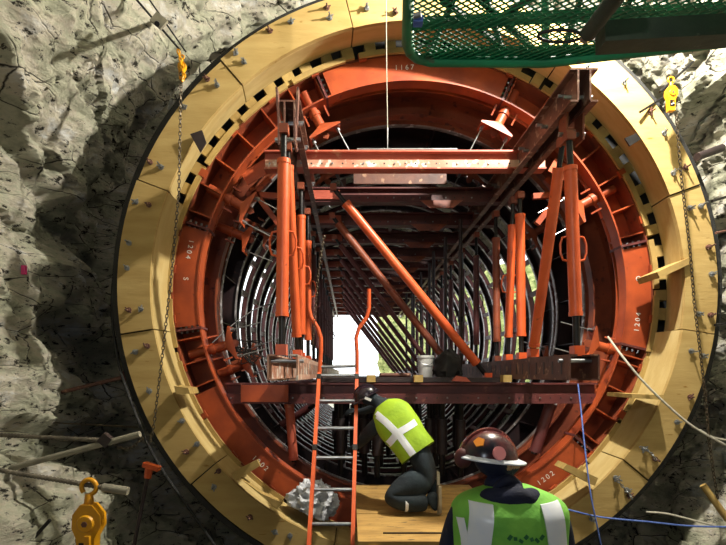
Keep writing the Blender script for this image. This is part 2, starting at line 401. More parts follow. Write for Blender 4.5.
for a in (12.6, 64.8, 113.2, 162, 188.6, 263, 318.6, -13.6):
    mb = MB(); gusset(mb, a, y0 - 0.012, y0 + 0.2, R0 - 0.02, R1, 0.02); spl = mb.build('splice_plate', 'maroon', f0)
    for k in range(4):
        c = A(R0 + 0.025 + k * 0.05, a - 0.25, y0 + 0.05); t = Vector((-math.sin(math.radians(a)), 0, math.cos(math.radians(a))))
        MB().tube(c - t * 0.022, c + t * 0.045, 0.011, n=6).build('splice_bolt', 'galv', spl, own=True)
for i in range(30):
    a = i * 12 + 6; MB().arc(R1 - 0.02, R1 + 0.04, y0 - 0.03, y0 + 0.0, a - 0.9, a + 0.9, 2).build('locating_tab', 'orange', f0)
for k in range(20):
    for rr in (R0 + 0.05,):
        pass
for s, a in (('1204', 168.5), ('S', 176), ('1204', -7), ('O', 4), ('1202', 228), ('1202', 306), ('O', 296), ('1167', 92)):
    p = A((R0 + R1) / 2, a, y0 + 0.011); rot = (PI / 2, math.radians(a + 90 if 90 < a % 360 < 270 else a - 90) * -1 if False else 0, 0)
    o = text_mesh(s, 0.062, f0, p, (PI / 2, 0, 0))
    ang = math.radians(a - 90) if math.sin(math.radians(a)) > 0.5 else math.radians(a + 90)
    o.rotation_euler = (Matrix.Rotation(-ang, 3, 'Y') @ Matrix.Rotation(PI / 2, 3, 'X')).to_euler()

def form_module(y0, LN, fl, ns):
    f = thing('form_ring', '', 'tunnel form ring', (0, y0, AZ - 2.06), 'steel form rings of the tunnel form')
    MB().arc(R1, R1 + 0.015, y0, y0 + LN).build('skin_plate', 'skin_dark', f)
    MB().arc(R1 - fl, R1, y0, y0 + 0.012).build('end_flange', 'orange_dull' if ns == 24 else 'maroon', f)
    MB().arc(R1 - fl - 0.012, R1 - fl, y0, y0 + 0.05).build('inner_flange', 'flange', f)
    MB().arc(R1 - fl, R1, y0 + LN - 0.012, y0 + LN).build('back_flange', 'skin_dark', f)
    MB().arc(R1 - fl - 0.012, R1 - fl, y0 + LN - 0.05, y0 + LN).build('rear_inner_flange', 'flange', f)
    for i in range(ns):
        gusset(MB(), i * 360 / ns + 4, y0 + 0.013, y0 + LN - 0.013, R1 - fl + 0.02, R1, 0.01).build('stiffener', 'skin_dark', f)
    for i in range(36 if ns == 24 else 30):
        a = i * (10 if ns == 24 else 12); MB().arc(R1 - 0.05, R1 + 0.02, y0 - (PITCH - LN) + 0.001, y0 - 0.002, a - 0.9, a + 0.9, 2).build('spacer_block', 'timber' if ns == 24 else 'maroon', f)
    return f
NM = 13
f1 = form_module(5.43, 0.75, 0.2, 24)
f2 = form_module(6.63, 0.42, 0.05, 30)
ordn = ['second', 'third', 'fourth', 'fifth', 'sixth', 'seventh', 'eighth', 'ninth', 'tenth', 'eleventh', 'twelfth', 'thirteenth', 'farthest']
for k in range(NM):
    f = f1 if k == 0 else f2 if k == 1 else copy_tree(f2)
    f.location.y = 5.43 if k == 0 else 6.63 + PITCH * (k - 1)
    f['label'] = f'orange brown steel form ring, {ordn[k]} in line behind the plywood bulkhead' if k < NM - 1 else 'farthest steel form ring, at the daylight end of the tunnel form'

# ------------------------------------------------------------------ anchor pipes with folded head plates
CX, CZ = 0.0, AZ
def anchor(a, y, label, m='orange'):
    base = A(2.04, a, y); d = (Vector((0, y, AZ)) - base).normalized()
    t = thing('anchor_pipe', label, 'anchor pipe', base, 'anchor pipes fixed round the form rings')
    tip = base + d * 0.36
    MB().tube(base, tip, 0.042, n=16).build('pipe', m, t)
    MB().tube(base + d * 0.20, base + d * 0.235, 0.052, n=16).build('collar', m, t)
    u = Vector((0, 1, 0)); w = d.cross(u).normalized()
    # folded head plate: a tent of two sloping wings
    mb = MB(); hw, hl = 0.095, 0.15
    ridge = tip + d * -0.03
    for s in (-1, 1):
        mb.prism([ridge - u * hw * 0.5, ridge + u * hw * 0.5, ridge + u * hw + w * s * hl + d * 0.075, ridge - u * hw + w * s * hl + d * 0.075], d * 0.014)
    mb.prism([ridge - u * hw * 0.5 - u * 0.012, ridge - w * hl - u * hw + d * 0.08, ridge + w * hl - u * hw + d * 0.08], -u * 0.0 + d * 0.012)
    hp_ = mb.build('head_plate', m, t)
    mb = MB(); e = tip + d * 0.03
    mb.prism([e - w * 0.035 - d * 0.04, e + w * 0.035 - d * 0.04, e + w * 0.03 + d * 0.04, e + d * 0.062, e - w * 0.03 + d * 0.04], u * 0.02)
    mb.build('eye_plate', 'orange_dull', t)
    for s in (-1, 1):
        c = ridge + w * s * 0.12 + d * 0.062
        MB().tube(c, c + d * 0.05, 0.018, n=6).build('nut', 'galv', hp_)
        MB().tube(c - d * 0.01, c + d * 0.30, 0.0055, n=8).build('tie_rod', 'galv', t)
        lb = A(1.85, a, y) + w * s * 0.10
        MB().prism([lb - u * 0.03, lb + u * 0.05, lb + d * 0.09], w * 0.014).build('lug', m, t)
    return t
names = {28: 'upper right of the nearest form ring', 63: 'nearest ring, right of the plumb line', 118: 'nearest ring, left of the plumb line', 152: 'upper left of the nearest form ring',
         195: 'lower left of the nearest form ring', 345: 'lower right of the nearest form ring'}
for a, w in names.items(): anchor(a, 4.67, f'orange anchor pipe with folded plate, {w}')
for a, w in ((30, 'upper right'), (62, 'top right'), (119, 'top left'), (150, 'upper left'), (198, 'lower left'), (341, 'lower right')):
    anchor(a, 5.75, f'orange anchor pipe, {w} of the second form ring', 'orange_dull')

anchor(201, 5.08, 'orange anchor pipe just behind the lower left one of the nearest ring')
anchor(158, 5.08, 'orange anchor pipe just behind the upper left one of the nearest ring')
# ------------------------------------------------------------------ gantry: longitudinal beams
AX = 0.985
def long_beam(x, y0, y1, zc, label, name, m='girder', w=0.16, h=0.20, slots=True):
    t = thing(name, label, 'steel beam', (x, y0, zc - h / 2))
    yc = (y0 + y1) / 2; L = y1 - y0
    for s in (-1, 1):
        mb = MB()
        mb.box((x + s * w * 0.22, yc, zc), (0.012, L, h - 0.024))
        mb.build('web', m, t)
    MB().box((x, yc, zc + h / 2 - 0.006), (w, L, 0.012)).build('top_flange', m, t)
    for s in (-1, 1):
        MB().box((x + s * w * 0.36, yc, zc - h / 2 + 0.006), (w * 0.28, L, 0.012)).build('bottom_flange', m, t)
    n = int(L / 0.42)
    for i in range(n):
        y = y0 + 0.1 + i * 0.42
        mb = MB(); mb.tube((x - w / 2 - 0.006, y, zc - 0.03), (x + w / 2 + 0.006, y, zc - 0.03), 0.013, n=8)
        mb.tube((x - w / 2 - 0.006, y + 0.1, zc + 0.03), (x + w / 2 + 0.006, y + 0.1, zc + 0.03), 0.013, n=8)
        mb.build('bolt', 'galv', t)
    return t
ZB = AZ + 1.19
long_beam(-AX, 3.80, 16.4, ZB, 'long rusty double channel beam running inward at the upper left', 'long_girder')
long_beam(AX, 3.42, 16.4, ZB, 'long rusty double channel beam running inward at the upper right', 'long_girder', 'girder', 0.18, 0.22)
# forked end plates on the two beams
for x, s, nm in ((-AX, 1, 'left'), (AX, 1, 'right')):
    Yf = 3.62 if x > 0 else 3.70
    t = thing('forked_bracket', f'dark red forked bracket under the front end of the upper {nm} beam', 'bracket', (x, Yf, ZB - 0.3))
    for k in (-1, 1): MB().box((x + k * 0.055, Yf, ZB - 0.2), (0.014, 0.13, 0.19)).build('cheek_plate', 'orange_dull' if x > 0 else 'rust', t)
    MB().tube((x - 0.09, Yf, ZB - 0.235), (x + 0.09, Yf, ZB - 0.235), 0.016, n=10).build('pin', 'galv', t)
    if x < 0:
        for k in (-1, 1): MB().bar((x + k * 0.06, 3.72, ZB - 0.12), (x + k * 0.075, 3.70, ZB + 0.12), 0.014, 0.09, Vector((0, 1, 0))).build('fork_arm', 'rust', t)

# cross beams (upper)
def cross_beam(y, z, x0, x1, label, m='beam', h=0.15, w=0.12, holes=True, name='cross_girder', group=None, pale=False):
    t = thing(name, label, 'steel beam', ((x0 + x1) / 2, y, z - h / 2), group)
    L = x1 - x0; xc = (x0 + x1) / 2
    MB().box((xc, y, z), (L, 0.012, h)).build('web', m, t)
    MB().box((xc, y, z + h / 2), (L, w, 0.014)).build('top_flange', m, t)
    MB().box((xc, y, z - h / 2), (L, w, 0.014)).build('bottom_flange', m, t)
    if holes:
        MB().box((xc, y - 0.03, z - h * 0.24), (L - 0.02, 0.05, h * 0.44)).build('face_plate', 'bleached' if pale else m, t)  # pale version puts the flash glare into the face colour
        n = int(L / 0.09)
        for k in range(n):
            x = x0 + 0.05 + k * (L - 0.1) / (n - 1)
            MB().tube((x, y - 0.066 if k % 3 == 0 else y - 0.057, z - h * 0.24), (x, y - 0.04, z - h * 0.24), 0.008, n=6).build('bolt', 'darksteel' if k % 3 else 'galv', t, own=True)
    return t
zc = AZ + 1.19
cross_beam(4.66, zc, -1.30, 1.18, 'nearest upper cross beam, orange with flash glare painted pale pink, drilled, under the plumb line', holes=True, pale=True, h=0.15)
proto = None
ycb = [5.5 + 0.85 * k for k in range(13)]
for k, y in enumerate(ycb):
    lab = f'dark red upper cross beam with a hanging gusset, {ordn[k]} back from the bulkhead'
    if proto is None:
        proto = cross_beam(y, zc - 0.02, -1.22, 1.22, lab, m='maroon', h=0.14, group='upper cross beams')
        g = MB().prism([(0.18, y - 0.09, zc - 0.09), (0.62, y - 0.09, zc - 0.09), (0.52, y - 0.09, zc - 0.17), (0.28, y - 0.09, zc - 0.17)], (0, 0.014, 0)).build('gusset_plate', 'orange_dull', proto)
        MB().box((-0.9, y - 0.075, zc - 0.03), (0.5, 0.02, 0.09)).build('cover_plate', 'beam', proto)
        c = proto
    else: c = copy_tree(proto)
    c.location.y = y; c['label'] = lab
# brackets tying beam ends to the ring
for s, nm in ((-1, 'left'), (1, 'right')):
    t = thing('ring_bracket', f'orange lattice bracket at the {nm} end of the nearest upper cross beam', 'bracket', (s * 1.35, 4.8, AZ + 1.0))
    MB().bar((s * 1.27, 4.72, AZ + 1.19), (s * 1.50, 4.72, AZ + 1.06), 0.012, 0.13).build('arm', 'orange', t)
    MB().bar((s * 1.30, 4.95, AZ + 1.15), (s * 1.60, 4.95, AZ + 0.84), 0.05, 0.05).build('arm', 'orange', t)
    MB().bar((s * 1.18, 4.95, AZ + 0.98), (s * 1.52, 4.95, AZ + 1.0), 0.05, 0.05).build('brace', 'orange', t)
    MB().bar((s * 1.22, 4.95, AZ + 0.72), (s * 1.48, 4.95, AZ + 1.06), 0.05, 0.05).build('brace', 'orange', t)

# lower cross beam
lo = cross_beam(4.72, AZ - 0.868, -1.655, 1.655, 'long red lower cross beam with rows of bolts, behind the ladder top', m='maroon', h=0.17, w=0.13)
MB().box((-1.30, 4.64, AZ - 0.868), (0.42, 0.02, 0.15)).build('end_plate', 'orange', lo)
lproto = None
for k, y in enumerate((5.5, 6.35, 7.2, 8.05, 8.9, 9.75, 10.6, 11.45, 12.3)):
    lab = f'dark lower cross beam under the deck, {ordn[k]} back from the bulkhead'
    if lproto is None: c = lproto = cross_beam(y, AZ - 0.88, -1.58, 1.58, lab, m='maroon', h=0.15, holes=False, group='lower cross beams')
    else: c = copy_tree(lproto)
    c.location.y = y; c['label'] = lab

# lower rails (channels)
def rail(x, y0, y1, label, m):
    t = thing('side_channel', label, 'steel channel', (x, y0, AZ - 0.74)); yc = (y0 + y1) / 2; L = y1 - y0
    for s in (-1, 1):
        MB().box((x + s * 0.095, yc, AZ - 0.655), (0.012, L, 0.165)).build('web', m, t)
        MB().box((x + s * 0.07, yc, AZ - 0.575), (0.05, L, 0.012)).build('top_flange', m, t)
        MB().box((x + s * 0.07, yc, AZ - 0.735), (0.05, L, 0.012)).build('bottom_flange', m, t)
    for k in range(26):
        for s in (-1, 1):
            y = y0 + 0.12 + k * 0.16
            MB().box((x + s * 0.1015, y, AZ - 0.655), (0.004, 0.02, 0.09)).build('slot', 'darksteel', t)
    MB().tube((x - 0.13, y0 + 0.1, AZ - 0.61), (x + 0.13, y0 + 0.1, AZ - 0.61), 0.014, n=10).build('pin', 'galv', t)
    return t
rail(-AX, 3.42, 16.4, 'bleached steel side channel on the left, under the standing props', 'bleached')
rail(AX, 3.42, 16.4, 'rusty slotted side channel on the right, under the standing props', 'rust')

# ------------------------------------------------------------------ screw props
def prop(a, b, label, group, r=0.038, ta=0.2, tb=0.2, m='strut', name='screw_prop', handle=True, hs=1, foot=True, hside=None):
    a = Vector(a); b = Vector(b); d = (b - a).normalized(); L = (b - a).length
    t = thing(name, label, 'screw prop', b, group)
    p0 = a + d * ta; p1 = b - d * tb
    MB().tube(a, p0 + d * 0.02, r * 0.5, n=10).build('upper_spindle', 'dark', t)
    MB().tube(p1 - d * 0.02, b, r * 0.55, n=10).build('lower_spindle', 'dark', t)
    mb = MB(); mb.tube(p0, p1, r, n=18)
    mb.tube(p0, p0 + d * 0.03, r * 1.1, n=18); mb.tube(p1 - d * 0.03, p1, r * 1.1, n=18); tb_ = mb.build('tube', m, t)
    if handle:
        u, w = frame(d); e = hside or u
        for s in ((1, -1) if hs == 2 else (hs,)):
            c = a + d * (L * 0.52)
            pts = [c - d * 0.085 + e * s * r * 0.7, c - d * 0.075 + e * s * (r + 0.03), c - d * 0.03 + e * s * (r + 0.045), c + d * 0.03 + e * s * (r + 0.045), c + d * 0.075 + e * s * (r + 0.03), c + d * 0.085 + e * s * r * 0.7]
            MB().path(pts, 0.008, 8).build('handle', m, tb_)
    if foot:
        MB().box(b + d * 0.0, (0.07, 0.09, 0.07)).build('foot_bracket', m, t)
        MB().box(a, (0.06, 0.08, 0.06)).build('head_bracket', 'orange_dull', t)
    return t
ZT, ZL = ZB - 0.26, AZ - 0.54
X = Vector((1, 0, 0))
gl = 'screw props standing along the left channel'; gr = 'screw props standing along the right channel'
prop((-AX, 3.50, ZT), (-AX - 0.01, 3.45, ZL), 'orange screw prop with handle loops, nearest in the left row', gl, 0.041, 0.20, 0.22, hs=2, hside=X)
prop((-AX - 0.03, 3.95, ZT + 0.08), (-AX + 0.02, 4.2, ZL), 'orange screw prop leaning slightly back, second in the left row', gl, 0.036, 0.13, 0.14, hside=X)
prop((-AX, 4.72, ZT + 0.06), (-AX, 4.74, ZL), 'orange screw prop, third in the left row', gl, 0.038, 0.26, 0.2, hside=X)
prop((-AX, 5.45, ZT + 0.06), (-AX, 5.5, ZL), 'orange screw prop, fourth in the left row', gl, 0.038, 0.3, 0.2, hside=X)
prop((AX - 0.045, 3.55, ZT - 0.02), (AX + 0.03, 3.6, ZL), 'bright orange screw prop with a wire handle, nearest in the right row', gr, 0.043, 0.20, 0.24, hs=2, hside=X)
prop((AX - 0.02, 3.72, ZT + 0.02), (AX, 4.38, ZL + 0.02), 'long orange screw prop slanting backwards, second in the right row', gr, 0.041, 0.17, 0.06, handle=False)
prop((AX, 4.72, ZT - 0.02), (AX, 4.68, ZL), 'orange screw prop, third in the right row', gr, 0.041, 0.17, 0.18, handle=False)
prop((AX, 4.92, ZT + 0.0), (AX, 5.08, ZL), 'orange screw prop with an open handle, fourth in the right row', gr, 0.038, 0.22, 0.2, hs=2, hside=X)
prop((AX, 5.5, ZT + 0.05), (AX, 5.46, ZL), 'dull orange screw prop, fifth in the right row', gr, 0.038, 0.25, 0.18, m='orange_dull', handle=False)
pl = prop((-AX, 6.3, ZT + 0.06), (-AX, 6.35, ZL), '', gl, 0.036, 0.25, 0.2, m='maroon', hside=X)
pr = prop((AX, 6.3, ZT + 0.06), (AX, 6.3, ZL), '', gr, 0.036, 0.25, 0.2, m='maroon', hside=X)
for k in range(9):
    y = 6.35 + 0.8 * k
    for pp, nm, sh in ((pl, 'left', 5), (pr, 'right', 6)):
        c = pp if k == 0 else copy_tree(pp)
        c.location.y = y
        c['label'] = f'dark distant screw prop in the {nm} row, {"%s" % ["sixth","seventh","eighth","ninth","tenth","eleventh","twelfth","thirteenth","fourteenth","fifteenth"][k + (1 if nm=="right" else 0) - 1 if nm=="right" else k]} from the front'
# extra slender black props beside the right row (seen against the daylight)
q0 = thing('slender_prop', '', 'slender prop', (0.72, 6.0, AZ - 0.7), 'slender black props behind the deck')
MB().tube((0.72, 6.0, AZ - 0.7), (0.72, 6.0, AZ + 1.08), 0.022, n=8).build('tube', 'darksteel', q0)
MB().tube((0.72, 6.0, AZ - 0.1), (0.72, 6.0, AZ - 0.04), 0.034, n=8).build('collar', 'dark', q0)
for k in range(8):
    c = q0 if k == 0 else copy_tree(q0); c.location.y = 6.0 + k * 0.78; c.location.x = 0.72 - 0.03 * (k % 3)
    c['label'] = f'slender black prop against the daylight, {["first","second","third","fourth","fifth","sixth","seventh","eighth"][k]} in its row behind the white bucket'
# diagonals across the bore
gd = 'diagonal braces crossing the bore'
prop((-0.70, 4.86, AZ + 1.03), (0.76, 4.98, AZ - 0.72), 'bright orange diagonal brace crossing the bore, the nearest one', gd, 0.042, 0.18, 0.16, hs=-1, name='diagonal_brace')
prop((-0.74, 5.72, AZ + 1.03), (0.62, 5.85, AZ - 0.66), 'orange diagonal brace just behind the nearest one', gd, 0.042, 0.10, 0.05, m='orange_dull', hs=-1, name='diagonal_brace')
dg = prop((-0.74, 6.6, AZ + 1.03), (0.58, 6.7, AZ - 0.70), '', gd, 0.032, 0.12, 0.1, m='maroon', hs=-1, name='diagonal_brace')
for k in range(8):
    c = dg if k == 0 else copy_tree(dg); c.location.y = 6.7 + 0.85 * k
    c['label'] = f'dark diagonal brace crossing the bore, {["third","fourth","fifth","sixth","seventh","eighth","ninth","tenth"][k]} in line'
# under the deck: posts and screw props down to the form
gu = 'props under the deck'
prop((-1.10, 4.78, AZ - 0.95), (-1.06, 4.80, AZ - 1.50), 'red post under the left end of the lower cross beam', gu, 0.042, 0.02, 0.02, m='beam', name='under_deck_post', foot=False)
prop((1.30, 4.80, AZ - 0.95), (1.14, 4.80, AZ - 1.43), 'red slanted post under the right end of the lower cross beam', gu, 0.052, 0.02, 0.02, m='maroon', name='under_deck_post', handle=False, foot=False)
u0 = thing('under_deck_prop', '', 'screw prop', (0.5, 5.2, AZ - 1.75), gu)
MB().tube((0.5, 5.2, AZ - 1.72), (0.5, 5.2, AZ - 0.96), 0.030, n=8).build('spindle', 'dark', u0)
MB().tube((0.5, 5.2, AZ - 1.5), (0.5, 5.2, AZ - 1.15), 0.052, n=10).build('tube', 'darksteel', u0)
i = 0
for x, nm in ((-0.66, 'first'), (-0.44, 'second'), (-0.22, 'third'), (0.0, 'fourth'), (0.22, 'fifth'), (0.42, 'sixth'), (0.6, 'seventh')):
    for k in range(8):
        c = u0 if i == 0 else copy_tree(u0); i += 1
        c.location.x = x + 0.06 * math.sin(k * 2.3 + x * 9); c.location.y = 5.3 + 0.62 * k + 0.1 * math.sin(i)
        c['label'] = f'black threaded prop under the deck, {["first","second","third","fourth","fifth","sixth","seventh","eighth"][k]} inward in the {nm} row from the ladder side'
for k in range(7):
    y = 5.3 + 0.7 * k
    prop((-0.9, y, AZ - 1.0), (-1.32 + 0.06 * (k % 3), y + 0.1, AZ - 1.25), f'dark slanted screw prop under the left channel, {["first","second","third","fourth","fifth","sixth","seventh"][k]} from the front', 'slanted props under the left channel', 0.03, 0.08, 0.08, m='maroon', foot=False)

# ------------------------------------------------------------------ deck and what lies on it
dk = thing('steel_deck', 'dark steel deck lying on the lower cross beams', 'deck', (0, 4.7, AZ - 0.77))
for x in (-0.6, -0.2, 0.2, 0.6):
    MB().box((x, 8.4, AZ - 0.733), (0.36, 7.4, 0.012)).build('deck_plate', 'darksteel', dk)
MB().box((0.0, 4.68, AZ - 0.748), (1.7, 0.03, 0.04)).build('front_edge', 'darksteel', dk)
for px, nm in ((371, 'under the deck edge beside the ladder'), (418, 'under the deck edge below the white bucket'), (506, 'under the deck edge near the rusty channel')):
    c = P(px, 378.5, 4.61)
    tag(MB().box(c, (0.075, 0.1, 0.062)).build('timber_block', 'timber'), f'small pale timber block {nm}', 'timber block', 'timber blocks on the lower cross beam')
tag(MB().box(P(400, 177, 5.2), (0.92, 0.02, 0.14)).build('roof_board', 'rust'), 'dim brown plywood board hanging behind the nearest upper cross beam', 'board')
# bucket
c = P(425.5, 373, 5.6); bz = AZ - 0.727
bk = thing('bucket', 'white plastic bucket standing on the deck beside the dark cloth heap', 'bucket', (c.x, 5.6, bz))
MB().tube((c.x, 5.6, bz), (c.x, 5.6, bz + 0.22), 0.072, 0.088, 20).build('pail', 'plastic', bk)
MB().tube((c.x, 5.6, bz + 0.205), (c.x, 5.6, bz + 0.23), 0.095, 0.095, 20).build('rim', 'plastic', bk)
MB().path([(c.x - 0.09 * math.cos(t), 5.51 - 0.0, bz + 0.2 - 0.07 * math.sin(t)) for t in frange(0, PI, 10)], 0.004, 6).build('bail_handle', 'galv', bk)
# cloth heap
def lump(name, c, size, seed, m, label, cat, n=28, mm=18, amp=0.5):
    mb = MB(); mb.ball((0, 0, 0), 1, None, n, mm)
    for v in mb.v:
        k = 1 + amp * fbm(v * 1.7 + Vector((seed, 0, 0)), 4) + 0.25 * amp * noise.noise(v * 6 + Vector((seed, 1, 2)))
        v *= k; v.x *= size[0]; v.y *= size[1]; v.z = max(v.z, -0.55) * size[2]
    z = min(v.z for v in mb.v)
    for v in mb.v: v += Vector(c) - Vector((0, 0, z))
    return tag(mb.build(name, m), label, cat)
c = P(447, 373, 5.2); lump('cloth_heap', (c.x, 5.2, bz), (0.15, 0.13, 0.17), 3, 'rubber', 'crumpled black tarpaulin heap on the deck at the foot of the diagonal braces', 'tarpaulin')
for k, (xa, xb, y) in enumerate(((380, 398, 5.1), (386, 410, 5.3))):
    a = P(xa, 373, y); b = P(xb, 373, y + 0.1); a.z = b.z = bz + 0.022
    mb = MB().tube(a, b, 0.02, n=12)
    tag(mb.build('steel_pipe', 'rust'), ['short rusty pipe lying on the deck near the ladder', 'rusty pipe offcut lying on the deck next to the white bucket'][k], 'pipe')
c = P(459, 380, 4.6)
tag(MB().prism([P(452, 381, 4.6), P(457, 376, 4.6), P(466, 377, 4.6), P(471, 382, 4.6)], (0, 0.05, 0)).build('steel_offcut', 'beam'), 'small red steel offcut on the lower cross beam', 'steel offcut')
a = P(357, 149, 4.62); b = P(457, 149, 4.62); a.z = b.z = zc + 0.094
tag(MB().tube(a, b, 0.011, n=10).build('conduit_tube', 'galv'), 'thin pale tube lying on the nearest upper cross beam', 'tube')

# ------------------------------------------------------------------ ladder
ld = thing('ladder', 'orange ladder with silver rungs and bent hand rails, leaning on the lower cross beam', 'ladder', (P(331, 700, 3.2).x, 3.25, 0.0))
TOPL, TOPR = P(319.5, 372, 4.5), P(357, 372, 4.5)
BL, BR = P(309, 545, 3.62), P(352.5, 545, 3.62)
def lerp(a, b, t): return a + (b - a) * t
tt = (TOPL.z - 0.03) / (TOPL.z - BL.z)
FL, FR = lerp(TOPL, BL, tt), lerp(TOPR, BR, tt)
for a, b, s in ((TOPL, FL, -1), (TOPR, FR, 1)):
    MB().bar(a, b, 0.028, 0.07, Vector((0, 1, 0))).build('side_rail', 'strut', ld)
    MB().bar(b + (a - b).normalized() * 0.03, b - (a - b).normalized() * 0.03, 0.04, 0.09, Vector((0, 1, 0))).build('rubber_foot', 'rubber', ld)
    for q in (0.02, 0.30): MB().bar(lerp(a, b, q), lerp(a, b, q + 0.02), 0.036, 0.08, Vector((0, 1, 0))).build('rail_clamp', 'dark', ld)
for px0, pts in ((1, [(319.5, 374), (321, 352), (321, 338), (318, 328), (311, 317), (309, 308), (309, 290)]), (2, [(357, 374), (357, 352), (356, 338), (359, 328), (367, 317), (369, 308), (369, 289)])):
    MB().path([P(x, y, 4.47) for x, y in pts], 0.017, 12).build('hand_rail', 'strut', ld)
d = (FL - TOPL).length; n = int(d / 0.262)
for i in range(n):
    q = 0.015 + i * 0.262 / d * 0.995
    a, b = lerp(TOPL, FL, q), lerp(TOPR, FR, q)
    MB().tube(a, b, 0.014, n=12).build('rung', 'alu', ld)
MB().tube(P(321, 367, 4.47), P(357, 366, 4.47), 0.014, n=10).build('tie_bar', 'galv', ld)

# ------------------------------------------------------------------ work platform
ZP = AZ - 1.75
pf = thing('work_platform', 'plywood work platform in the mouth of the ring, under the kneeling worker', 'platform', (0.05, 4.0, ZP - 0.1))
MB().box((0.045, 3.62, ZP - 0.012), (1.08, 0.66, 0.024)).build('plywood_sheet', 'floorply', pf)
MB().box((0.045, 4.28, ZP - 0.012), (1.08, 0.64, 0.024)).build('plywood_sheet', 'floorply', pf)
MB().box((0.045, 4.8, ZP - 0.012), (1.08, 0.38, 0.024)).build('plywood_sheet', 'floorply', pf)
for x in (-0.4, 0.05, 0.5): MB().box((x, 3.9, ZP - 0.06), (0.06, 1.26, 0.07)).build('joist', 'timber', pf)
for x in (-0.4, 0.5): MB().box((x, 3.4, (ZP - 0.1) / 2), (0.08, 0.08, ZP - 0.1)).build('post', 'timber', pf)
tag(MB().bar(P(383, 534, 3.45) * 1.0, P(452, 534, 3.45), 0.012, 0.008).build('steel_bar', 'darksteel'), 'thin dark bar lying on the plywood platform behind the standing worker', 'bar')
o = bpy.data.objects['steel_bar']; o.location.z = ZP + 0.001
# offcuts wedged on the ring
def wedge(pts, th, label, m='timber', name='timber_offcut'):
    mb = MB(); mb.prism(pts, th); return tag(mb.build(name, m), label, 'timber offcut', 'timber offcuts round the ring')
wedge([P(563, 469, 4.12), P(567, 464, 4.12), P(598, 478, 4.12), P(595, 486, 4.12)], (0, 0.18, 0.0), 'pale timber offcut jammed on the lower right of the bulkhead ring')
wedge([P(231, 473, 4.15), P(257, 460, 4.15), P(260, 466, 4.15), P(235, 481, 4.15)], (0, 0.05, 0), 'pale timber offcut wedged on the lower left of the bulkhead ring')
wedge([P(262, 494, 4.14), P(283, 503, 4.14), P(277, 509, 4.14), P(240, 478, 4.14)], (0, 0.08, 0), 'triangular ply offcut leaning under the white bag on the ring')
wedge([P(632, 394, 4.1), P(664, 395, 4.1), P(664, 400, 4.1), P(632, 398, 4.1)], (0, 0.4, 0), 'flat timber wedge across the right side of the bulkhead ring')
wedge([P(174, 386, 4.1), P(188, 388, 4.1), P(190, 394, 4.1), P(176, 394, 4.1)], (0, 0.25, 0), 'small timber wedge on the left side of the bulkhead ring')
wedge([P(657, 272, 4.18), P(690, 257, 4.18), P(692, 263, 4.18), P(660, 278, 4.18)], (0, 0.3, 0), 'slanting timber cleat across the right of the bulkhead, near the chain')
wedge([P(190, 134, 4.16), P(202, 130, 4.16), P(206, 142, 4.16), P(200, 152, 4.16)], (0, 0.02, 0), 'flat dark piece as timber pocket shade on the upper left of the bulkhead lip', 'darksteel', 'pocket_shade')  # flat dark piece painted in for the shade of an open pocket
wedge([P(625, 138, 4.16), P(636, 133, 4.16), P(641, 139, 4.16), P(630, 146, 4.16)], (0, 0.015, 0), 'flat dark piece as timber pocket shade on the upper right of the bulkhead lip', 'dark', 'pocket_shade')  # same painted pocket shade on the right
# white bag
def bag():
    mb = MB(); mb.ball((0, 0, 0), 1, None, 90, 56)
    for v in mb.v:
        k = 0.9 + 0.5 * abs(noise.noise(v * 1.6 + Vector((5, 0, 0)))) + 0.45 * (0.35 - abs(noise.noise(v * 2.9 + Vector((1, 5, 0))))) + 0.16 * abs(noise.noise(v * 7 + Vector((1, 2, 0))))
        v *= k; v.x *= 0.17; v.y *= 0.14; v.z = max(v.z, -0.5) * 0.15
        if v.x > 0.0: v.z *= 1.1
    R = Matrix.Rotation(0.35, 3, 'Y')
    for v in mb.v:
        q = R @ v; v.x, v.y, v.z = q.x + P(312, 505, 4.36).x, q.y + 4.40, q.z + P(312, 503, 4.36).z
    return tag(mb.build('plastic_bag', 'bag'), 'crumpled white plastic bag on the ring behind the ladder foot', 'bag')
bag()

# ------------------------------------------------------------------ chains, hoists, ropes
def chain(name, pts, label, pitch=0.03, r=0.0035, m='chain', group=None):
    pts = [Vector(p) for p in pts]; seg = [(pts[i + 1] - pts[i]).length for i in range(len(pts) - 1)]; tot = sum(seg)
    def at(s):
        for i, l in enumerate(seg):
            if s <= l or i == len(seg) - 1: return lerp(pts[i], pts[i + 1], s / l), (pts[i + 1] - pts[i]).normalized()
            s -= l
    mb = MB(); n = int(tot / pitch)
    for k in range(n):
        c, d = at((k + 0.5) * pitch); u, w = frame(d)
        e = u if k % 2 else w; hl = pitch * 0.68; hw = pitch * 0.34
        loop = [c + d * (hl * math.cos(t)) + e * (hw * math.sin(t)) for t in [2 * PI * j / 8 for j in range(8)]]
        mb.path(loop, r, 5, closed=True)
    return tag(mb.build(name, m), label, 'chain', group)
chain('hoist_chain', [P(181, 84, 3.95), P(179, 190, 3.95), P(172, 270, 3.95), P(163, 350, 3.95), P(154, 425, 3.95), P(149, 447, 3.95)], 'long dark chain hanging in front of the left of the bulkhead', 0.03)
chain('hoist_chain', [P(676, 112, 4.0), P(681, 175, 4.0), P(690, 250, 4.0), P(694, 300, 4.0), P(700, 350, 4.0), P(706, 402, 4.0)], 'long dark chain hanging in front of the right of the bulkhead', 0.03)
chain('slack_chain', [P(706, 405, 4.0), P(709, 440, 4.0), P(713, 470, 4.0), P(718, 500, 4.0)], 'rusty chain hanging beyond the ring at the lower right', 0.03)
chain('slack_chain', [P(118, 447, 3.4), P(126, 449, 3.4), P(134, 446, 3.4), P(144, 437, 3.4)], 'short loose chain hooked on the grey pipe end at the left', 0.026)
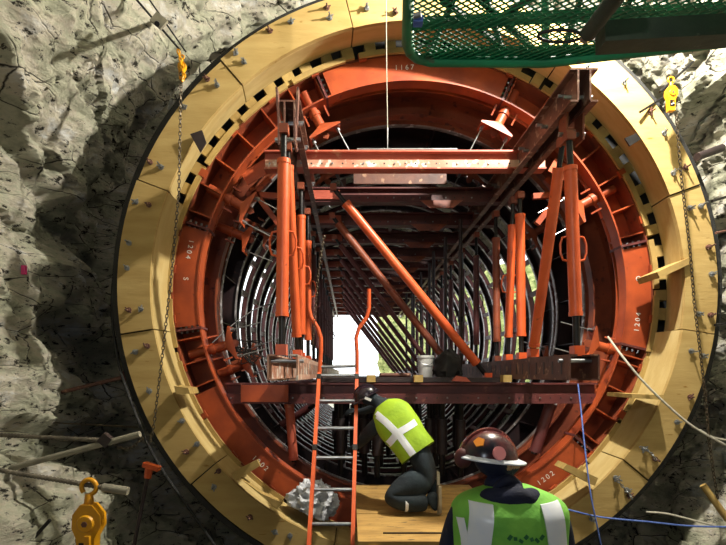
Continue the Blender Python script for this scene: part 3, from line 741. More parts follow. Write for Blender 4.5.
chain('bolt_chain', [P(640, 447, 4.16), P(646, 449, 4.15), P(652, 454, 4.15), P(656, 460, 4.16)], 'short chain pinned to the lower right of the bulkhead, the upper one', 0.024, 0.004, 'galv')
chain('bolt_chain', [P(617, 480, 4.16), P(625, 489, 4.15), P(630, 495, 4.15), P(633, 501, 4.16)], 'short chain pinned to the lower right of the bulkhead, the lower one', 0.024, 0.004, 'galv')
chain('bolt_chain', [P(324, 236, 4.3), P(318, 275, 4.3), P(314, 330, 4.3), P(312, 350, 4.3)], 'thin chain hanging beside the left row of props', 0.026, 0.003)

def hoist(c, sc, name, label, big=False):
    c = Vector(c); t = thing(name, label, 'hoist', c - Vector((0, 0, 0.3 * sc)))
    # top hook
    hk = [c + Vector((0.0, 0, 0.0))] + [c + Vector((0.045 * sc * math.cos(a), 0, 0.06 * sc + 0.045 * sc * math.sin(a))) for a in frange(-PI / 2 + 0.3, PI * 1.25, 16)]
    MB().path(hk, 0.014 * sc, 10).build('hook', 'yellow', t)
    MB().tube(c + Vector((0, 0, 0.02 * sc)), c - Vector((0, 0, 0.05 * sc)), 0.022 * sc, 0.03 * sc, 12).build('swivel', 'yellow', t)
    body = [(-0.035, -0.04), (0.035, -0.04), (0.085, -0.10), (0.088, -0.17), (0.05, -0.24), (0.04, -0.42), (-0.05, -0.42), (-0.06, -0.24), (-0.085, -0.18), (-0.08, -0.10)]
    MB().prism([c + Vector((x * sc, -0.04 * sc, z * sc)) for x, z in body], (0, 0.08 * sc, 0)).build('housing', 'yellow', t)
    MB().tube(c + Vector((0, -0.04 * sc, -0.15 * sc)), c + Vector((0, -0.055 * sc, -0.15 * sc)), 0.055 * sc, 0.045 * sc, 20).build('gear_cover', 'yellow', t)
    MB().tube(c + Vector((0, -0.055 * sc, -0.15 * sc)), c + Vector((0, -0.062 * sc, -0.15 * sc)), 0.018 * sc, n=6).build('nut', 'rust', t)
    l = MB().box(c + Vector((-0.005 * sc, -0.042 * sc, -0.31 * sc)), (0.07 * sc, 0.004, 0.09 * sc)).build('label_plate', 'dark', t)
    MB().bar(c + Vector((-0.025 * sc, -0.045 * sc, -0.33 * sc)), c + Vector((0.018 * sc, -0.045 * sc, -0.315 * sc)), 0.006, 0.014 * sc).build('label_mark', 'white', l)
    MB().bar(c + Vector((0.002 * sc, -0.045 * sc, -0.297 * sc)), c + Vector((0.022 * sc, -0.045 * sc, -0.285 * sc)), 0.006, 0.012 * sc).build('label_mark', 'sticker_orange', l)
    if big: MB().bar(c + Vector((0.03, -0.08, -0.2)), c + Vector((0.05, -0.1, -0.75)), 0.03, 0.02, Vector((0, 1, 0))).build('lever', 'yellow', t)
    return t
c = P(89, 497, 3.0)
hoist(c, 0.95, 'lever_hoist', 'yellow lever hoist hooked on the rebar at the lower left', True)
chain('lever_hoist_chain', [P(78, 520, 3.02), P(77, 545, 3.02), P(78, 620, 3.02)], 'black chain hanging beside the yellow lever hoist', 0.026, 0.0035)
hoist(P(182, 60, 3.95), 0.36, 'chain_hoist', 'small yellow chain hoist at the head of the left chain')
hoist(P(671, 84, 4.0), 0.5, 'chain_hoist', 'small yellow chain hoist at the head of the right chain')
chain('yellow_chain', [P(178, 50, 3.93), P(181, 62, 3.93), P(184, 76, 3.93), P(181, 84, 3.93)], 'bunched yellow chain at the upper left of the bulkhead', 0.03, 0.006, 'yellow')

def rope(pts, r, label, m, name='rope', cat='rope', sub=6):
    P_ = [Vector(p) for p in pts]; out = []
    for i in range(len(P_) - 1):
        p0, p1, p2, p3 = P_[max(i - 1, 0)], P_[i], P_[i + 1], P_[min(i + 2, len(P_) - 1)]
        for k in range(sub):
            t = k / sub; out.append(0.5 * ((2 * p1) + (p2 - p0) * t + (2 * p0 - 5 * p1 + 4 * p2 - p3) * t * t + (3 * p1 - p0 - 3 * p2 + p3) * t ** 3))
    out.append(P_[-1])
    return tag(MB().path(out, r, 8).build(name, m), label, cat)
rope([P(608, 337, 4.5), P(622, 356, 4.2), P(640, 378, 4.1), P(665, 403, 4.05), P(695, 428, 4.0), P(735, 450, 4.0)], 0.009, 'pale rope slung from the right anchor pipe across the bulkhead', 'wire')
rope([P(700, 430, 4.0), P(715, 438, 4.05), P(735, 441, 4.1)], 0.008, 'pale rope end looping at the right edge', 'wire')
rope([P(578, 384, 4.55), P(581, 410, 4.4), P(584, 440, 4.2), P(590, 490, 4.05), P(597, 525, 4.0), P(604, 560, 4.0)], 0.006, 'thin blue rope hanging from the right channel past the ring', 'blue')
rope([P(566, 509, 4.1), P(600, 517, 4.05), P(650, 522, 4.0), P(690, 526, 4.0), P(735, 527, 4.0)], 0.007, 'blue rope stretched across the lower right corner', 'blue')
rope([P(646, 512, 4.15), P(668, 514, 4.1), P(700, 522, 4.1), P(735, 531, 4.1)], 0.008, 'pale rope lying low in the lower right corner', 'wire')
rope([P(386, -30, 3.9), P(386.5, 60, 3.9), P(387.5, 130, 3.9)], 0.0035, 'thin plumb line hanging at the top middle', 'wire', 'plumb_line', 'line')
tag(MB().tube(P(387.5, 128, 3.9), P(387.5, 148, 3.9), 0.006, 0.003, 8).build('plumb_bob', 'galv'), 'slim metal plumb bob at the end of the plumb line', 'plumb bob')
rope([P(120, 230, 4.3), P(112, 300, 4.3), P(118, 360, 4.25), P(136, 415, 4.2), P(156, 460, 4.2), P(190, 510, 4.2), P(225, 560, 4.2)], 0.012, 'thick black cable curving down outside the lower left of the bulkhead', 'rubber', 'cable', 'cable')
rope([P(212, 343, 4.5), P(236, 322, 4.7), P(258, 308, 4.9), P(276, 303, 5.0)], 0.0055, 'thin dark wire from the lower left anchor pipe', 'dark', 'wire', 'wire')
for k in range(7):
    random.seed(40 + k)
    c = [P(240 + random.uniform(-4, 26), 352 + random.uniform(-12, 14), 4.9) for _ in range(5)]
    rope(c, 0.005, f'tangled black wire beside the lower left anchor pipes, strand {["one","two","three","four","five","six","seven"][k]}', 'dark', 'tangled_wire', 'wire', 5)
    bpy.context.scene.objects  # keep
for o in [x for x in bpy.data.objects if x.name.startswith('tangled_wire')]:
    o['group'] = 'tangle of black wires beside the lower left anchor pipes'; o['label'] = 'black wire in the tangle beside the lower left anchor pipes'

# rock bolts, rebars and pipes on the left
def rod(a, b, r, label, m, name, cat, ribs=False, nn=10):
    mb = MB(); mb.tube(a, b, r, n=nn)
    if ribs:
        L = (Vector(b) - Vector(a)).length; d = (Vector(b) - Vector(a)).normalized(); n = int(L / 0.025)
        for k in range(n): c = Vector(a) + d * (k + 0.5) * 0.025; mb.tube(c - d * 0.004, c + d * 0.004, r * 1.22, n=nn)
    return tag(mb.build(name, m), label, cat)
rod(P(-30, 479, 3.5), P(140, 434, 3.4), 0.021, 'long dusty grey pipe sloping up from the left edge', 'pipe', 'grey_pipe', 'pipe')
rod(P(-20, 434, 3.6), P(97, 440, 3.5), 0.013, 'straight rebar sticking out of the left wall above the pipe', 'rebar', 'rebar', 'rebar', True)
t = thing('rock_bolt', 'threaded rebar with a grey coupler that carries the yellow lever hoist', 'rock bolt', P(5, 471, 3.0))
mb = MB(); a, b = P(-20, 467, 3.05), P(106, 488, 3.0); mb.tube(a, b, 0.012, n=10)
dd = (b - a).normalized()
for k in range(int((b - a).length / 0.022)): c = a + dd * (k + 0.5) * 0.022; mb.tube(c - dd * 0.004, c + dd * 0.004, 0.015, n=10)
mb.build('threaded_bar', 'rebar', t); MB().tube(P(103, 487.3, 3.0), P(128, 491, 3.0), 0.024, n=16).build('coupler', 'pipe', t)
t = thing('clamp', 'small square clamp where the grey pipe meets the rebar', 'clamp', P(106, 440, 3.42))
MB().box(P(106, 440, 3.42), (0.07, 0.05, 0.07), Matrix.Rotation(0.7, 3, 'Y')).build('body', 'darksteel', t); MB().tube(P(97, 440, 3.42), P(118, 441, 3.42), 0.016, n=8).build('bolt', 'rebar', t)
t = thing('marker_rod', 'steel rod with an orange T shaped cap at the lower left', 'marker rod', P(132, 560, 3.5))
MB().tube(P(128, 575, 3.5), P(148, 475, 3.5), 0.013, n=10).build('rod', 'darksteel', t)
MB().tube(P(147.5, 478, 3.5), P(149.5, 466, 3.5), 0.024, 0.028, 12).build('cap_stem', 'strut', t)
MB().bar(P(144, 464, 3.5), P(159.5, 469, 3.5), 0.06, 0.03, Vector((0, 0, 1))).build('cap_top', 'strut', t)
rod(P(50, 395, 4.4), P(124, 377, 4.35), 0.016, 'dark rod lying in the shadow behind the left of the bulkhead', 'rust', 'shadow_rod', 'rod')
rod(P(122, 374, 4.3), P(130, 379, 4.3), 0.03, 'small rust red block on the edge of the bulkhead', 'maroon', 'end_block', 'block')
rod(P(32, 540, 3.4), P(50, 520, 3.4), 0.012, 'bent black rod at the foot of the left rock', 'dark', 'bent_rod', 'rod')
rod(P(0, 420, 4.3) + Vector((0, 0, 0)), P(138, 427, 4.5), 0.006, 'thin wire in the shadow above the grey pipe', 'chain', 'shadow_wire', 'wire')
t = thing('rock_bolt', 'rock bolt with a square plate in the upper left rock', 'rock bolt', P(160, 20, 3.7))
MB().box(P(159, 21, 3.72), (0.10, 0.02, 0.08), Matrix.Rotation(0.7, 3, 'Y')).build('plate', 'pipe', t)
MB().tube(P(159, 21, 4.2), P(157, 24, 3.64), 0.018, n=8).build('bolt', 'dark', t)
rod(P(130, -8, 3.9), P(180, 50, 3.95), 0.008, 'thin black cable running over the rock to the left chain hoist', 'rubber', 'hoist_cable', 'cable')
rod(P(144, -8, 3.9), P(186, 52, 3.98), 0.006, 'second black cable close above the left hoist cable', 'rubber', 'hoist_cable', 'cable')
tag(MB().box(P(24, 270, 4.05), (0.035, 0.02, 0.07)).build('survey_tag', 'pink'), 'small bright pink survey tag on the left rock', 'survey tag')
# right hand rock bolts
for k, (x0, y0_, x1, y1_, r, m, lab) in enumerate([
    (672, 92, 640, 112, 0.010, 'dark', 'thin black rod above the upper right of the bulkhead'),
    (693, 62, 660, 92, 0.010, 'dark', 'black rod slanting up to the green basket'),
    (722, 148, 697, 157, 0.032, 'darksteel', 'thick dark pipe stub sticking out of the bright rock at the right'),
    (740, 193, 712, 201, 0.011, 'dark', 'thin black rod in the bright rock below the pipe stub'),
    (740, 322, 715, 325, 0.012, 'dark', 'thin black rod at the right edge beside the ring'),
    (740, 228, 716, 233, 0.010, 'rust', 'rusty rod poking out at the right edge')]):
    rod(P(x0, y0_, 4.25), P(x1, y1_, 4.15), r, lab, m, 'rock_rod', 'rod')
rod(P(703, 485, 4.1), P(728, 520, 4.05), 0.026, 'short pale timber stake in the lower right corner', 'timber', 'timber_stake', 'stake')
rod(P(724, 545, 4.3), P(738, 470, 4.3), 0.02, 'dark pipe at the lower right edge', 'darksteel', 'dark_pipe', 'pipe')

# ------------------------------------------------------------------ green basket overhead
HB = 1.6
def G(px, py, dz=0.0):
    Y = (HB + dz) * F / (VY - py); return P(px, py, Y)
bs = thing('lift_basket', 'green mesh floored lift basket hanging over the top right of the ring', 'lift basket', (G(560, 20).x, G(560, 20).y, CAM.z + HB))
poly = [G(407, -90), G(407, 44), G(410, 52), G(417, 58), G(430, 61.5), G(545, 62.5), G(735, 41), G(860, 28), G(860, -90)]
MB().path(poly, 0.026, 10, closed=True).build('floor_frame', 'green', bs)
def clip(p, q, poly):
    # clip a segment against a convex polygon in the x-y plane (any winding)
    t0, t1 = 0.0, 1.0; n = len(poly); cen = sum(poly, Vector()) / n
    for i in range(n):
        a, b = poly[i], poly[(i + 1) % n]; nx, ny = -(b.y - a.y), b.x - a.x
        if (cen.x - a.x) * nx + (cen.y - a.y) * ny < 0: nx, ny = -nx, -ny
        fa = (p.x - a.x) * nx + (p.y - a.y) * ny; fb = (q.x - a.x) * nx + (q.y - a.y) * ny
        if fa < 0 and fb < 0: return None
        if fa < 0: t0 = max(t0, fa / (fa - fb))
        elif fb < 0: t1 = min(t1, fa / (fa - fb))
    return (lerp(p, q, t0), lerp(p, q, t1)) if t1 > t0 else None
mb = MB(); zf = CAM.z + HB
for s in (1, -1):
    for k in range(-50, 120):
        x = k * 0.047; p = Vector((x - 1.2 * s, 1.4, zf + 0.003 * s)); q = Vector((x + 1.0 * s, 3.0, zf + 0.003 * s))
        r = clip(p, q, poly)
        if r and (r[1] - r[0]).length > 0.01: mb.bar(r[0], r[1], 0.007, 0.004)
mb.build('expanded_mesh_floor', 'green', bs)
MB().bar(G(408, 24, .03), G(735, 8, .03), 0.05, 0.03).build('floor_bearer', 'green', bs)
mb = MB(); pk = [G(417, 57, .02), G(430, 60, .02), G(545, 61, .02), G(735, 40, .02), G(735, 26, .02), G(620, 44, .02), G(540, 47, .02), G(460, 47, .02), G(430, 52, .02)]
mb.prism(pk, (0, 0, 0.006)); mb.build('floor_sheet', 'green', bs)
for a, b in (((462, -20), (430, 52)), ((408, -30), (520, 62)), ((505, 60), (478, -30)), ((480, 30), (560, -20)), ((560, 60), (590, -30)), ((610, 56), (640, -30)), ((470, -10), (545, 60))):
    MB().bar(G(*a, .05), G(*b, .05), 0.022, 0.022).build('floor_brace', 'grimy', bs)
for px, py in ((407, -40), (410, 48), (545, 60), (735, 41)):
    p = G(px, py); MB().tube(p, p + Vector((0, 0, 0.9)), 0.02, n=10).build('corner_post', 'green', bs)
MB().path([p + Vector((0, 0, 0.9)) for p in poly], 0.02, 10, closed=True).build('guard_rail', 'green', bs)
bm_ = thing('hydraulic_arm', 'grimy black hydraulic arm under the green lift basket', 'hydraulic arm', G(650, 10))
MB().tube(G(644, -40, -.12), G(588, 34, -.12), 0.034, n=16).build('cylinder', 'grimy', bm_)
MB().tube(G(594, 27, -.12), G(584, 39, -.12), 0.022, n=12).build('rod_end', 'galv', bm_)
MB().bar(G(600, 38, -.12), G(740, 30, -.10), 0.10, 0.09).build('boom_arm', 'grimy', bm_)
tag(MB().path([G(560 + 22 * math.cos(t), 36 + 6 * math.sin(t), -.06) for t in frange(0, 2 * PI, 20)][:-1], 0.007, 8, closed=True).build('hose_loop', 'rubber'), 'black hose loop under the green lift basket', 'hose')
for p in poly[:0]: pass
t = thing('basket_fitting', 'small blue and silver fitting at the left end of the green basket', 'fitting', G(418, 20, -.03))
MB().box(G(418, 21, -.03), (0.04, 0.04, 0.03)).build('body', 'blue', t); MB().tube(G(414, 16, -.03), G(421, 14, -.03), 0.012, n=8).build('bolt', 'galv', t)

# ------------------------------------------------------------------ people
def skinned(name, V, E, parent, m, sub=2, root=0):
    me = bpy.data.meshes.new(name); me.from_pydata([tuple(v[0]) for v in V], E, [])
    o = bpy.data.objects.new(name, me); C.objects.link(o)
    md = o.modifiers.new('Skin', 'SKIN')
    sv = me.skin_vertices[0].data
    for i, v in enumerate(V):
        r = v[1]; sv[i].radius = r if hasattr(r, '__len__') else (r, r); sv[i].use_root = (i == root)
    md.use_smooth_shade = True; md.branch_smoothing = 0.4
    sb = o.modifiers.new('Sub', 'SUBSURF'); sb.levels = sub; sb.render_levels = sub
    dg_ = bpy.context.evaluated_depsgraph_get(); dg_.update()
    me2 = bpy.data.meshes.new_from_object(o.evaluated_get(dg_)); me2.name = name
    bpy.data.objects.remove(o)
    o = bpy.data.objects.new(name, me2); C.objects.link(o)
    org = wloc(parent)
    me2.transform(Matrix.Translation(-org)); o.parent = parent
    me2.materials.clear()
    for k in m: me2.materials.append(M[k])
    me2.polygons.foreach_set('use_smooth', [True] * len(me2.polygons))
    return o
def hand_chain(V, E, wi, wrist, d, palm, side, r=0.0085):
    # palm plus five unequal curled fingers; d = pointing direction, palm = inward normal, side = thumb side
    d = d.normalized(); side = side.normalized(); palm = palm.normalized()
    pc = wrist + d * 0.055; V.append((pc, (0.036, 0.018))); pi = len(V) - 1; E.append((wi, pi))
    for k, (off, L) in enumerate(((0.032, 0.070), (0.011, 0.080), (-0.011, 0.074), (-0.031, 0.058))):
        b = wrist + d * 0.095 + side * off; V.append((b, r * 1.1)); i0 = len(V) - 1; E.append((pi, i0))
        p = b; dirv = d.copy()
        for s in range(3):
            dirv = (dirv + palm * 0.42).normalized(); p = p + dirv * L / 3 * (1.15 - 0.12 * s); V.append((p, r * (1 - 0.1 * s))); E.append((i0, len(V) - 1)); i0 = len(V) - 1
    b = wrist + d * 0.03 + side * 0.036; V.append((b, r * 1.25)); i0 = len(V) - 1; E.append((pi, i0)); p = b; dirv = (d * 0.7 + side * 0.75).normalized()
    for s in range(2):
        p = p + dirv * 0.032; V.append((p, r * (1.1 - 0.1 * s))); E.append((i0, len(V) - 1)); i0 = len(V) - 1; dirv = (dirv + palm * 0.4 + d * 0.3).normalized()
def loft(secs, n=40):
    # secs: (centre, side vector with length rx, depth vector with length ry)
    mb = MB(); m = len(secs); P0 = []
    for i in range(m - 1):          # smooth in-between sections
        for k in range(6):
            t = k / 6; g = []
            for q in range(3):
                p = [Vector(secs[max(0, min(m - 1, j))][q]) for j in (i - 1, i, i + 1, i + 2)]
                g.append(0.5 * ((2 * p[1]) + (p[2] - p[0]) * t + (2 * p[0] - 5 * p[1] + 4 * p[2] - p[3]) * t * t + (3 * p[1] - p[0] - 3 * p[2] + p[3]) * t ** 3))
            P0.append(g)
    P0.append([Vector(v) for v in secs[-1]])
    for c, u, w in P0:
        for j in range(n):
            a = 2 * PI * j / n; ca, sa = math.cos(a), math.sin(a)
            e = 0.78; x = math.copysign(abs(ca) ** e, ca); y = math.copysign(abs(sa) ** e, sa)
            v = c + u * x + w * y; v += (v - c).normalized() * 0.008 * noise.noise(v * 9)
            mb.v.append(v)
    k = len(P0)
    for i in range(k - 1):
        for j in range(n): mb.f.append((i * n + j, i * n + (j + 1) % n, (i + 1) * n + (j + 1) % n, (i + 1) * n + j)); mb.sm.append(True)
    mb.f.append(tuple(range(n))[::-1]); mb.f.append(tuple(range((k - 1) * n, k * n))); mb.sm += [False, False]
    return mb
def bvh_of(o):
    me = o.data; w = wloc(o); return BVHTree.FromPolygons([tuple(v.co + w) for v in me.vertices], [tuple(p.vertices) for p in me.polygons])
def torso_shell(body, parent, name, m, test, off, thick=0.006):
    me = body.data; w = wloc(body); keep = [p for p in me.polygons if test(p.center + w)]
    vid = sorted({i for p in keep for i in p.vertices}); mp = {v: i for i, v in enumerate(vid)}
    mb = MB(); n = len(vid)
    mb.v = [me.vertices[i].co + w + me.vertices[i].normal * off for i in vid] + [me.vertices[i].co + w + me.vertices[i].normal * (off - thick) for i in vid]
    cnt = {}
    for p in keep:
        vs = [mp[i] for i in p.vertices]; mb.f.append(tuple(vs)); mb.f.append(tuple(v + n for v in reversed(vs)))
        for a, b in zip(vs, vs[1:] + vs[:1]): cnt[(a, b)] = 1
    for (a, b) in list(cnt):
        if (b, a) not in cnt: mb.f.append((a, a + n, b + n, b))
    mb.sm = [True] * len(mb.f)
    return mb.build(name, m, parent)
def drape(bv, pts2, width, dirv, origin, U, Wv, off, n=24):
    # tape laid on a body: pts2 are (u, w) in the plane U-W at origin; cast along dirv
    mb = MB(); rows = []; J = 8
    P2 = [Vector(p) for p in pts2]; seg = [(P2[i + 1] - P2[i]).length for i in range(len(P2) - 1)]; tot = sum(seg)
    for k in range(n + 1):
        s = tot * k / n
        for i, l in enumerate(seg):
            if s <= l + 1e-9 or i == len(seg) - 1: c = lerp(P2[i], P2[i + 1], s / l); dd = (P2[i + 1] - P2[i]).normalized(); break
            s -= l
        nn = Vector((-dd.y, dd.x)); row = []
        for j in range(J + 1):
            q = c + nn * width * (j / J - 0.5); o3 = origin + U * q.x + Wv * q.y
            hit = bv.ray_cast(o3 - dirv * 1.0, dirv)
            row.append(None if hit[0] is None else (hit[0] - dirv * off))
        rows.append(row)
    idx = {}
    for k in range(n + 1):
        for j in range(J + 1):
            if rows[k][j] is not None: idx[(k, j)] = len(mb.v); mb.v.append(rows[k][j])
    m_ = len(mb.v); mb.v += [v + dirv * 0.012 for v in mb.v]; used = {}
    for k in range(n):
        for j in range(J):
            q = [(k, j), (k, j + 1), (k + 1, j + 1), (k + 1, j)]
            if all(x in idx for x in q) and max((rows[q[a][0]][q[a][1]] - rows[q[(a + 1) % 4][0]][q[(a + 1) % 4][1]]).length for a in range(4)) < 0.2:
                f = [idx[x] for x in q]; mb.f.append(tuple(f)); mb.f.append(tuple(x + m_ for x in reversed(f)))
                for a, b in zip(f, f[1:] + f[:1]): used[(a, b)] = 1
    for (a, b) in list(used):
        if (b, a) not in used: mb.f.append((a, a + m_, b + m_, b))
    mb.sm = [True] * len(mb.f)
    return mb
def hard_hat(c, R, parent, m, sz=1.0):
    R = R.to_4x4().to_3x3() * sz
    mb = MB(); mb.ball(c, (0.125, 0.145, 0.125), R, 28, 12, 0.0)
    mb.build('hard_hat', m, parent)
    hat = [o for o in bpy.data.objects if o.parent == parent and o.name.startswith('hard_hat')][0]
    mb = MB(); pts = []
    for i in range(32):
        t = 2 * PI * i / 32; ex = 0.05 if math.sin(t) > 0.3 else 0.022
        pts.append((Vector((0.124 * math.cos(t), 0.144 * math.sin(t), 0.004)), Vector(((0.124 + ex * 0.5) * math.cos(t), (0.144 + ex) * math.sin(t), -0.01))))
    vs = [c + R @ p for pr_ in pts for p in pr_] + [c + R @ (p + Vector((0, 0, -0.006))) for pr_ in pts for p in pr_]
    fs = []
    for i in range(32):
        j = (i + 1) % 32
        fs += [(2 * i, 2 * i + 1, 2 * j + 1, 2 * j), (64 + 2 * i, 64 + 2 * j, 64 + 2 * j + 1, 64 + 2 * i + 1), (2 * i + 1, 64 + 2 * i + 1, 64 + 2 * j + 1, 2 * j + 1), (2 * i, 2 * j, 64 + 2 * j, 64 + 2 * i)]
    mb.add(vs, fs, True)
    mb.build('brim', 'reflect' if m == 'hatred' else m, hat)
    mb = MB(); mb.path([c + R @ Vector((0, 0.143 * math.cos(t), 0.128 * math.sin(t))) for t in frange(0.35, PI - 0.35, 16)], 0.009, 8); mb.build('ridge', m, hat)
    return hat

# ---- worker A: kneeling on the platform, back to us, leaning left
YK = 4.05
kn = thing('person', 'worker kneeling on the plywood platform in a lime vest with a crossed reflective back', 'person', (P(405, 512, YK).x, YK, ZP))
def K(px, py, dy=0.0): return P(px, py, YK + dy)
V = [(K(432, 462, 0.0), (0.165, 0.14)),
     (K(418, 446, 0.02), (0.145, 0.12)), (K(402, 429, 0.06), (0.145, 0.115)), (K(391, 414, 0.10), (0.140, 0.11)),
     (K(382, 404, 0.14), 0.060), (K(376, 400, 0.17), 0.052),
     (K(369, 397, 0.21), (0.066, 0.070)), (K(365, 393, 0.22), (0.062, 0.068)),
     (K(363, 403, 0.24), 0.042)]
E = [(0, 1), (1, 2), (2, 3), (3, 4), (4, 5), (5, 6), (6, 7), (6, 8)]
def add(v, r, par):
    V.append((v, r)); E.append((par, len(V) - 1)); return len(V) - 1
sh = add(K(378, 424, 0.06), 0.068, 3); el = add(K(364, 438, 0.26), 0.052, sh); wr = add(K(358, 446, 0.48), 0.034, el)
hand_chain(V, E, wr, V[wr][0], Vector((-0.5, 0.8, -0.2)), Vector((-0.3, 0.2, -0.9)), Vector((0.6, 0.5, 0)))
sh = add(K(400, 404, 0.24), 0.066, 3); el = add(K(386, 404, 0.44), 0.050, sh); wr = add(K(362, 412, 0.56), 0.034, el)
hand_chain(V, E, wr, V[wr][0], Vector((-1, 0.3, 0.1)), Vector((0, 0.3, -0.9)), Vector((0, 0.8, 0.4)))
h1 = add(K(422, 478, -0.09), 0.145, 0); k1 = add(K(388, 500, -0.10), 0.088, h1); c1 = add(K(406, 502, -0.14), 0.086, k1); a1 = add(K(429, 503, -0.14), 0.066, c1)
h2 = add(K(428, 474, 0.12), 0.14, 0); k2 = add(K(396, 494, 0.16), 0.08, h2); c2 = add(K(414, 494, 0.15), 0.075, k2); a2 = add(K(428, 488, 0.14), 0.055, c2)
kb = skinned('body', V, E, kn, ['cloth_dark', 'skin'], 3)
w = wloc(kb); hc = V[6][0]
for p in kb.data.polygons:
    q = p.center + w
    if (q - hc).length < 0.13 and q.x < hc.x - 0.01 and q.y > hc.y - 0.01: p.material_index = 1
ax_ = (K(385, 405, 0.12) - K(421, 455, 0.0)).normalized(); lt_ = Vector((ax_.z, 0, -ax_.x)).normalized(); dp_ = ax_.cross(lt_).normalized()
vs_ = loft([(K(418, 453, 0.0), lt_ * 0.155, dp_ * 0.145), (K(410, 442, 0.02), lt_ * 0.15, dp_ * 0.14), (K(400, 428, 0.06), lt_ * 0.165, dp_ * 0.145), (K(392, 416, 0.09), lt_ * 0.165, dp_ * 0.13), (K(387, 409, 0.11), lt_ * 0.13, dp_ * 0.10), (K(383, 404, 0.12), lt_ * 0.07, dp_ * 0.06)]).build('safety_vest', 'vest', kn)
bv = bvh_of(vs_)
U = Vector((1, 0, 0)); Wv = Vector((0, 0, 1)); org = Vector((CAM.x, YK, CAM.z)); S = YK / F
def k2d(px, py): return ((px - VX) * S, (VY - py) * S)
for pts, wd_ in (([k2d(381, 453), k2d(396, 432), k2d(415, 421)], 0.05), ([k2d(372, 411), k2d(386, 422), k2d(398, 434), k2d(411, 452)], 0.055), ([k2d(370, 432), k2d(378, 442), k2d(392, 461)], 0.022)):
    drape(bv, pts, wd_, Vector((0, 1, 0)), org, U, Wv, 0.004).build('reflective_stripe', 'reflect', vs_)
Rk = Matrix.Rotation(-0.55, 3, 'Y') @ Matrix.Rotation(1.2, 3, 'Z')
hat = hard_hat(K(366, 396, 0.21), Rk, kn, 'hardhat', 0.72)
MB().box(K(368, 399, 0.115), (0.055, 0.01, 0.022), Matrix.Rotation(0.4, 3, 'Y')).build('hat_print', 'white', hat)
for (a, lab, dz) in ((a1, 'l', 0), (a2, 'r', 0)):
    c = V[a][0]; mb = MB()
    # boot, toe down on the platform, sole facing right
    toe = Vector((c.x + 0.02, c.y, ZP + 0.035)); heel = Vector((c.x + 0.055, c.y, toe.z + 0.24))
    Vb = [(c + Vector((-0.03, 0, 0.0)), 0.052), (c + Vector((0.04, 0, 0.04)), 0.055), (Vector((c.x + 0.055, c.y, c.z + 0.09)), 0.042), (Vector((c.x + 0.045, c.y, (c.z + ZP) / 2 + 0.02)), (0.05, 0.045)), (Vector((c.x + 0.02, c.y, ZP + 0.05)), (0.048, 0.045))]
    bt = skinned('boot', Vb, [(0, 1), (1, 2), (1, 3), (3, 4)], kn, ['cloth_dark'], 2, 1)
    so = MB(); xs = c.x + 0.066
    prof_ = [(ZP + 0.012, 0.030), (ZP + 0.03, 0.046), (ZP + 0.10, 0.052), (ZP + 0.17, 0.040), (c.z + 0.09, 0.040), (c.z + 0.13, 0.028)]
    pl_ = [Vector((xs - 0.012 * (i == 0), c.y - w_, z)) for i, (z, w_) in enumerate(prof_)] + [Vector((xs, c.y + w_, z)) for z, w_ in reversed(prof_)]
    so.prism(pl_, (0.022, 0, 0)); so.build('sole', 'sole', bt)
MB().tube(V[c1][0] + Vector((-0.01, 0, 0.0)), V[c1][0] + Vector((0.012, 0, 0)), 0.072, n=20).build('trouser_stripe', 'reflect', kn)

# ---- worker B: standing close, back to us, head turned right
YS = 2.12; gx = P(508, 500, YS).x
sd = thing('person', 'standing worker seen from behind, green vest with white stripes, stickered hard hat', 'person', (gx, YS, 0.0))
def S_(px, py, dy=0.0): return P(px, py, YS + dy)
zsh = S_(508, 498).z
pel = Vector((gx + 0.01, YS, 0.93))
V = [(pel, (0.165, 0.12)), (Vector((gx, YS, 1.08)), (0.155, 0.11)), (Vector((gx, YS, zsh - 0.17)), (0.175, 0.115)), (Vector((gx, YS + 0.01, zsh - 0.05)), (0.165, 0.105)),
     (S_(500, 488, 0.02), 0.075), (S_(494, 474, 0.03), 0.06), (S_(490, 459, 0.04), (0.086, 0.094)), (S_(488, 448, 0.04), (0.086, 0.094)), (S_(507, 470, 0.06), 0.044), (S_(519, 463, 0.07), 0.016)]
E = [(0, 1), (1, 2), (2, 3), (3, 4), (4, 5), (5, 6), (6, 7), (6, 8), (8, 9)]
for s in (-1, 1):
    a = add(Vector((gx + s * 0.195, YS + 0.0, zsh - 0.06)), 0.064, 3); b = add(Vector((gx + s * 0.245, YS + 0.03, zsh - 0.32)), 0.054, a); c = add(Vector((gx + s * 0.22, YS + 0.22, zsh - 0.50)), 0.036, b)
    hand_chain(V, E, c, V[c][0], Vector((-s * 0.2, 0.9, -0.3)), Vector((-s * 0.5, 0.2, -0.8)), Vector((-s * 0.8, 0, 0.5)))
    a = add(Vector((gx + s * 0.10, YS, 0.84)), 0.10, 0); b = add(Vector((gx + s * 0.12, YS + 0.03, 0.48)), 0.07, a); c = add(Vector((gx + s * 0.13, YS - 0.01, 0.12)), 0.05, b); dft = add(Vector((gx + s * 0.14, YS + 0.14, 0.06)), 0.048, c)
sb_ = skinned('body', V, E, sd, ['cloth_navy', 'skin'], 3)
w = wloc(sb_); hc = V[6][0]
for p in sb_.data.polygons:
    q = p.center + w
    if q.z > V[5][0].z + 0.02 and q.x > V[6][0].x + 0.055: p.material_index = 1
XX, YY = Vector((1, 0, 0)), Vector((0, 1, 0))
